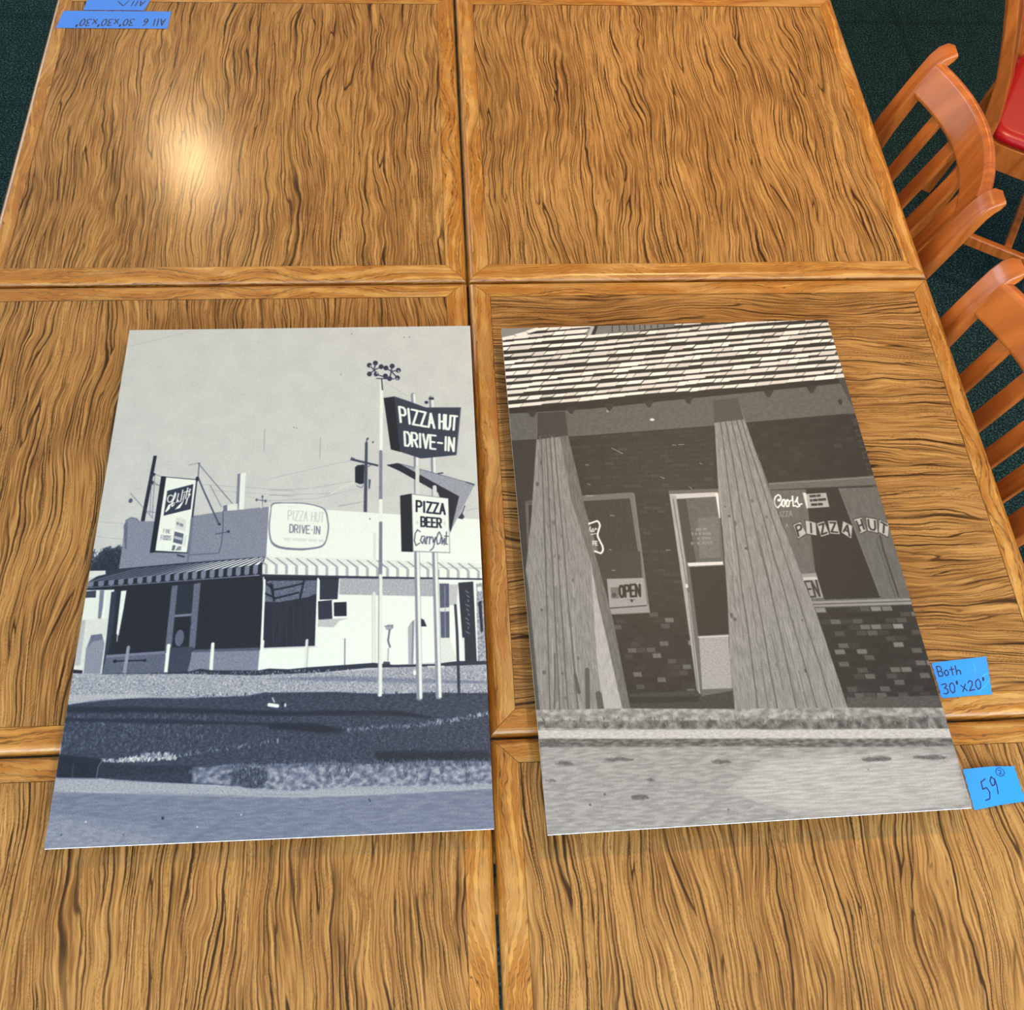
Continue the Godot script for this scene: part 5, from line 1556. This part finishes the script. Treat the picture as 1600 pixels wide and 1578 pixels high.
	c.stroke([372.4, 485.8, 510.8, 488], 1.6, 0.36)
	c.stroke([376, 490.2, 510.7, 493.2], 0.8, 0.25)
	c.poly([300.8, 149, 338.8, 146.7, 342, 187.4, 353.5, 307.8, 367.7, 423.7, 377.7, 500.1, 387.9, 629.7, 245.5, 623.6, 252.3, 556.3, 264.8, 464.8, 276, 366.5, 280.7, 309.8, 293, 214], 0.56, 0.1, 0.5, 0.03)
	c.poly([301, 148.1, 338.9, 146.1, 340.6, 184.4, 295.8, 188.9], 0.33)
	c.planks([296.9, 182.6, 341.7, 178.7, 387.6, 629.2, 245.9, 623.6], [.2, .37, .55, .72, .87], 21)
	c.poly([41.1, 161.8, 81.5, 159.1, 81.3, 202.2, 88.8, 282.4, 96.6, 391.3, 101.4, 424.3, 109.7, 495.8, 116, 615.7, 0.9, 611.2, 5, 446, 2.7, 417.1, 17.6, 332.7, 35.4, 207.3], 0.55, 0.1, 0.5, 0.03)
	c.poly([80.6, 159.1, 81.3, 202.2, 88.8, 282.4, 96.6, 391.3, 101.4, 424.3, 109.7, 495.8, 116, 615.7, 105.7, 616, 91.6, 506.4, 90.4, 406.7, 74.6, 309.3, 69.4, 204.5], 0.44, 0.08, 0.5, 0.03)
	c.poly([90.4, 406.7, 92.9, 459.9, 106.3, 616, 82.6, 614.8, 82.1, 550.9], 0.68, 0.06, 0.4, 0.05)
	c.poly([41.2, 160.9, 81.5, 159.1, 81.3, 202.2, 36.1, 207.3], 0.28)
	c.poly([1.7, 417, 5, 446, 4.5, 611.4, -0.3, 611.1], 0.33)
	c.planks([36.2, 200.3, 67.6, 198.8, 62.6, 613.3, 4.5, 610.9], [.22, .42, .6, .8], 22)
	c.stroke([52.5, 566.9, 55, 590.8], 4, 0.36)
	c.stroke([68.5, 561.2, 63.7, 612.5], 6, 0.36)
	c.stroke([79, 594.2, 79.7, 613.3], 8, 0.36)
	c.stroke([29.8, 537, 22.7, 610.2], 1.5, 0.36)
	c.poly([-0, 610.3, 114.7, 614.8, 245.7, 623, 387.5, 629.6, 509.3, 636.7, 508, 664.5, 282.1, 652, 0, 636.1], 0.6, 0.16, 0.06, 0.08)
	c.soft([0.1, 626.3, 36.8, 627.3, 92.3, 632.4, 162.5, 634.2, 268.7, 639, 344.9, 644.6, 427.1, 644.9, 509.1, 651.5, 507.8, 663, 282.4, 650.6, 0.1, 635.2], 0.44, 0.22, 0.06, 0.06, 3)
	c.blades([0.4, 623.2, 269.3, 635.8, 509.7, 649.4, 507.8, 663, 0.1, 635.2], 700, 4, 1.5, 1, 0.32, 0.6, 71)
	c.soft([0.4, 636.7, 266.4, 650.7, 282.1, 652, 508.5, 664.1, 508.4, 677, 279.7, 664.3, 264.2, 662.2, 0.6, 647], 0.78, 0.1, 0.1, 0.4, 1.2)
	c.soft([0.6, 647.6, 264.2, 662.2, 279.7, 663.9, 508.6, 676.6, 508.3, 687.3, 277.6, 674.4, 262, 673.1, 0.8, 657.7], 0.45, 0.2, 0.06, 0.2, 2)
	c.soft([0.1, 657.1, 262.1, 672.7, 277.8, 673.6, 508.4, 686.8, 508.2, 766.4, 259, 766.2, 243.8, 765.9, -1.1, 765.6], 0.65, 0.1, 0.03, 0.2, 2)
	c.soft([274.4, 690, 335.2, 687.4, 434.3, 695, 499.7, 714.8, 506.1, 746.9, 399.2, 752.4, 301.2, 750.6, 227.6, 727], 0.71, 0.1, 0.02, 0.25, 14)
	c.soft([16.5, 678.5, 18.6, 677.8, 22.1, 677.4, 24.8, 677.2, 27.6, 677.3, 30.9, 677.8, 34.1, 678.4, 37, 679.1, 38.3, 679.7, 36.4, 680.6, 32.7, 681.2, 27.8, 681.2, 22.9, 680.7, 18.8, 679.6], 0.4, 0.1, 0.2, 0.2, 2)
	c.soft([75.8, 677, 79.2, 676.6, 85.2, 676.4, 89.8, 676.5, 94.6, 676.7, 100.2, 677.2, 105.6, 677.9, 110.6, 678.5, 113, 679.1, 109.7, 679.7, 103.5, 680, 95.2, 679.7, 86.8, 679.1, 79.6, 678], 0.4, 0.1, 0.2, 0.2, 2)
	c.soft([204.4, 687.3, 206.8, 686.6, 210.8, 686.2, 213.8, 686, 217, 686.2, 220.6, 686.6, 224.2, 687.3, 227.3, 687.9, 228.8, 688.6, 226.6, 689.5, 222.4, 690.1, 217, 690, 211.4, 689.5, 206.8, 688.4], 0.4, 0.1, 0.2, 0.2, 2)
	c.soft([3.3, 698.5, 4.5, 698.2, 6.5, 698.1, 8, 698, 9.6, 698.1, 11.5, 698.3, 13.3, 698.6, 14.9, 698.9, 15.7, 699.2, 14.6, 699.6, 12.5, 699.8, 9.8, 699.8, 7, 699.5, 4.6, 699], 0.4, 0.1, 0.2, 0.2, 2)
	c.soft([123.7, 705, 124.6, 704.6, 126.2, 704.3, 127.3, 704.2, 128.5, 704.3, 129.9, 704.5, 131.3, 704.8, 132.5, 705.1, 133, 705.5, 132.2, 706, 130.6, 706.3, 128.5, 706.3, 126.4, 706.1, 124.6, 705.6], 0.4, 0.1, 0.2, 0.2, 2)
	c.soft([102.3, 724.4, 104.4, 723.4, 108, 722.7, 110.7, 722.4, 113.4, 722.5, 116.7, 723.1, 119.8, 723.9, 122.6, 724.7, 123.9, 725.7, 121.9, 726.9, 118.1, 727.8, 113.3, 727.9, 108.4, 727.3, 104.4, 725.9], 0.4, 0.1, 0.2, 0.2, 2)
	c.soft([6.5, 652.4, 8.4, 650.5, 11.7, 649.1, 14.2, 648.4, 16.7, 648.5, 19.7, 649.3, 22.5, 650.6, 25, 651.9, 26.1, 653.5, 24.2, 655.8, 20.8, 657.6, 16.4, 657.9, 11.9, 657.1, 8.3, 654.9], 0.4, 0.1, 0.2, 0.2, 2)
	c.soft([103.6, 660.8, 105.1, 660.2, 107.7, 659.7, 109.6, 659.6, 111.7, 659.6, 114.1, 660, 116.3, 660.5, 118.4, 661.1, 119.3, 661.7, 117.9, 662.5, 115.2, 663.1, 111.6, 663.1, 108.1, 662.7, 105.1, 661.8], 0.4, 0.1, 0.2, 0.2, 2)
	c.soft([388.1, 695.4, 391.9, 694.5, 398.3, 694, 403.2, 693.9, 408.2, 694.1, 414.1, 694.8, 419.7, 695.7, 424.8, 696.6, 427.2, 697.6, 423.5, 698.7, 416.8, 699.4, 408, 699.2, 399.2, 698.4, 391.9, 696.9], 0.4, 0.1, 0.2, 0.2, 2)
	c.soft([452, 697, 456.3, 696.4, 463.4, 696.1, 468.9, 696.1, 474.6, 696.4, 481.2, 697, 487.6, 697.9, 493.4, 698.7, 496.1, 699.4, 492.1, 700.2, 484.5, 700.6, 474.7, 700.3, 464.7, 699.5, 456.4, 698.2], 0.4, 0.1, 0.2, 0.2, 2)
	c.soft([469, 680.1, 470.4, 678.9, 472.6, 678, 474.2, 677.6, 475.8, 677.6, 477.5, 678.2, 479.1, 679, 480.5, 679.8, 481, 680.8, 479.6, 682.3, 477.2, 683.5, 474.4, 683.7, 471.8, 683.2, 469.8, 681.8], 0.4, 0.1, 0.2, 0.2, 2)
	c.oval(52.9, 730.4, 1.5, 1.3, 0.36)
	c.oval(215.3, 746.1, 1, 1.1, 0.36)
	c.oval(71.6, 719.2, 1.2, 1.5, 0.36)
	c.oval(394, 708.8, 0.8, 0.8, 0.36)
	c.stroke([141, 226.7, 155.9, 236.8], 0.7, 0.86)
	c.stroke([228.6, 224.9, 233.9, 225.4], 0.7, 0.86)
	c.stroke([237.1, 224.9, 245.6, 224.7], 0.7, 0.86)
	c.stroke([203.8, 278.1, 208.8, 281.3], 0.7, 0.86)
	c.stroke([99.5, 284.5, 103.8, 286.9], 0.7, 0.86)
	c.stroke([125.3, 337.6, 130.8, 338.1], 0.7, 0.86)
	c.stroke([241.4, 296.3, 244.9, 300.2], 0.7, 0.86)
	c.stroke([100.8, 253.4, 104.8, 253.9], 0.7, 0.86)
	c.stroke([95.5, 304.3, 105.6, 305], 0.7, 0.86)
	c.stroke([116.9, 421.9, 121.2, 422.4], 0.7, 0.86)
	c.stroke([193.8, 395.1, 200.4, 395.6], 0.7, 0.86)
	c.stroke([117.6, 389.9, 120.2, 391.8], 0.7, 0.86)
	c.stroke([146.6, 443.7, 154.1, 443.6], 0.7, 0.86)
	c.stroke([262.6, 257.5, 265.8, 259.3], 0.7, 0.86)
	return c.texture([0.0, 10, 10, 10, .2, 34, 33, 33, .4, 78, 76, 73, .6, 126, 122, 119, .8, 178, 170, 165, .97, 226, 212, 200, 1.0, 232, 220, 210], .055, true, .045)
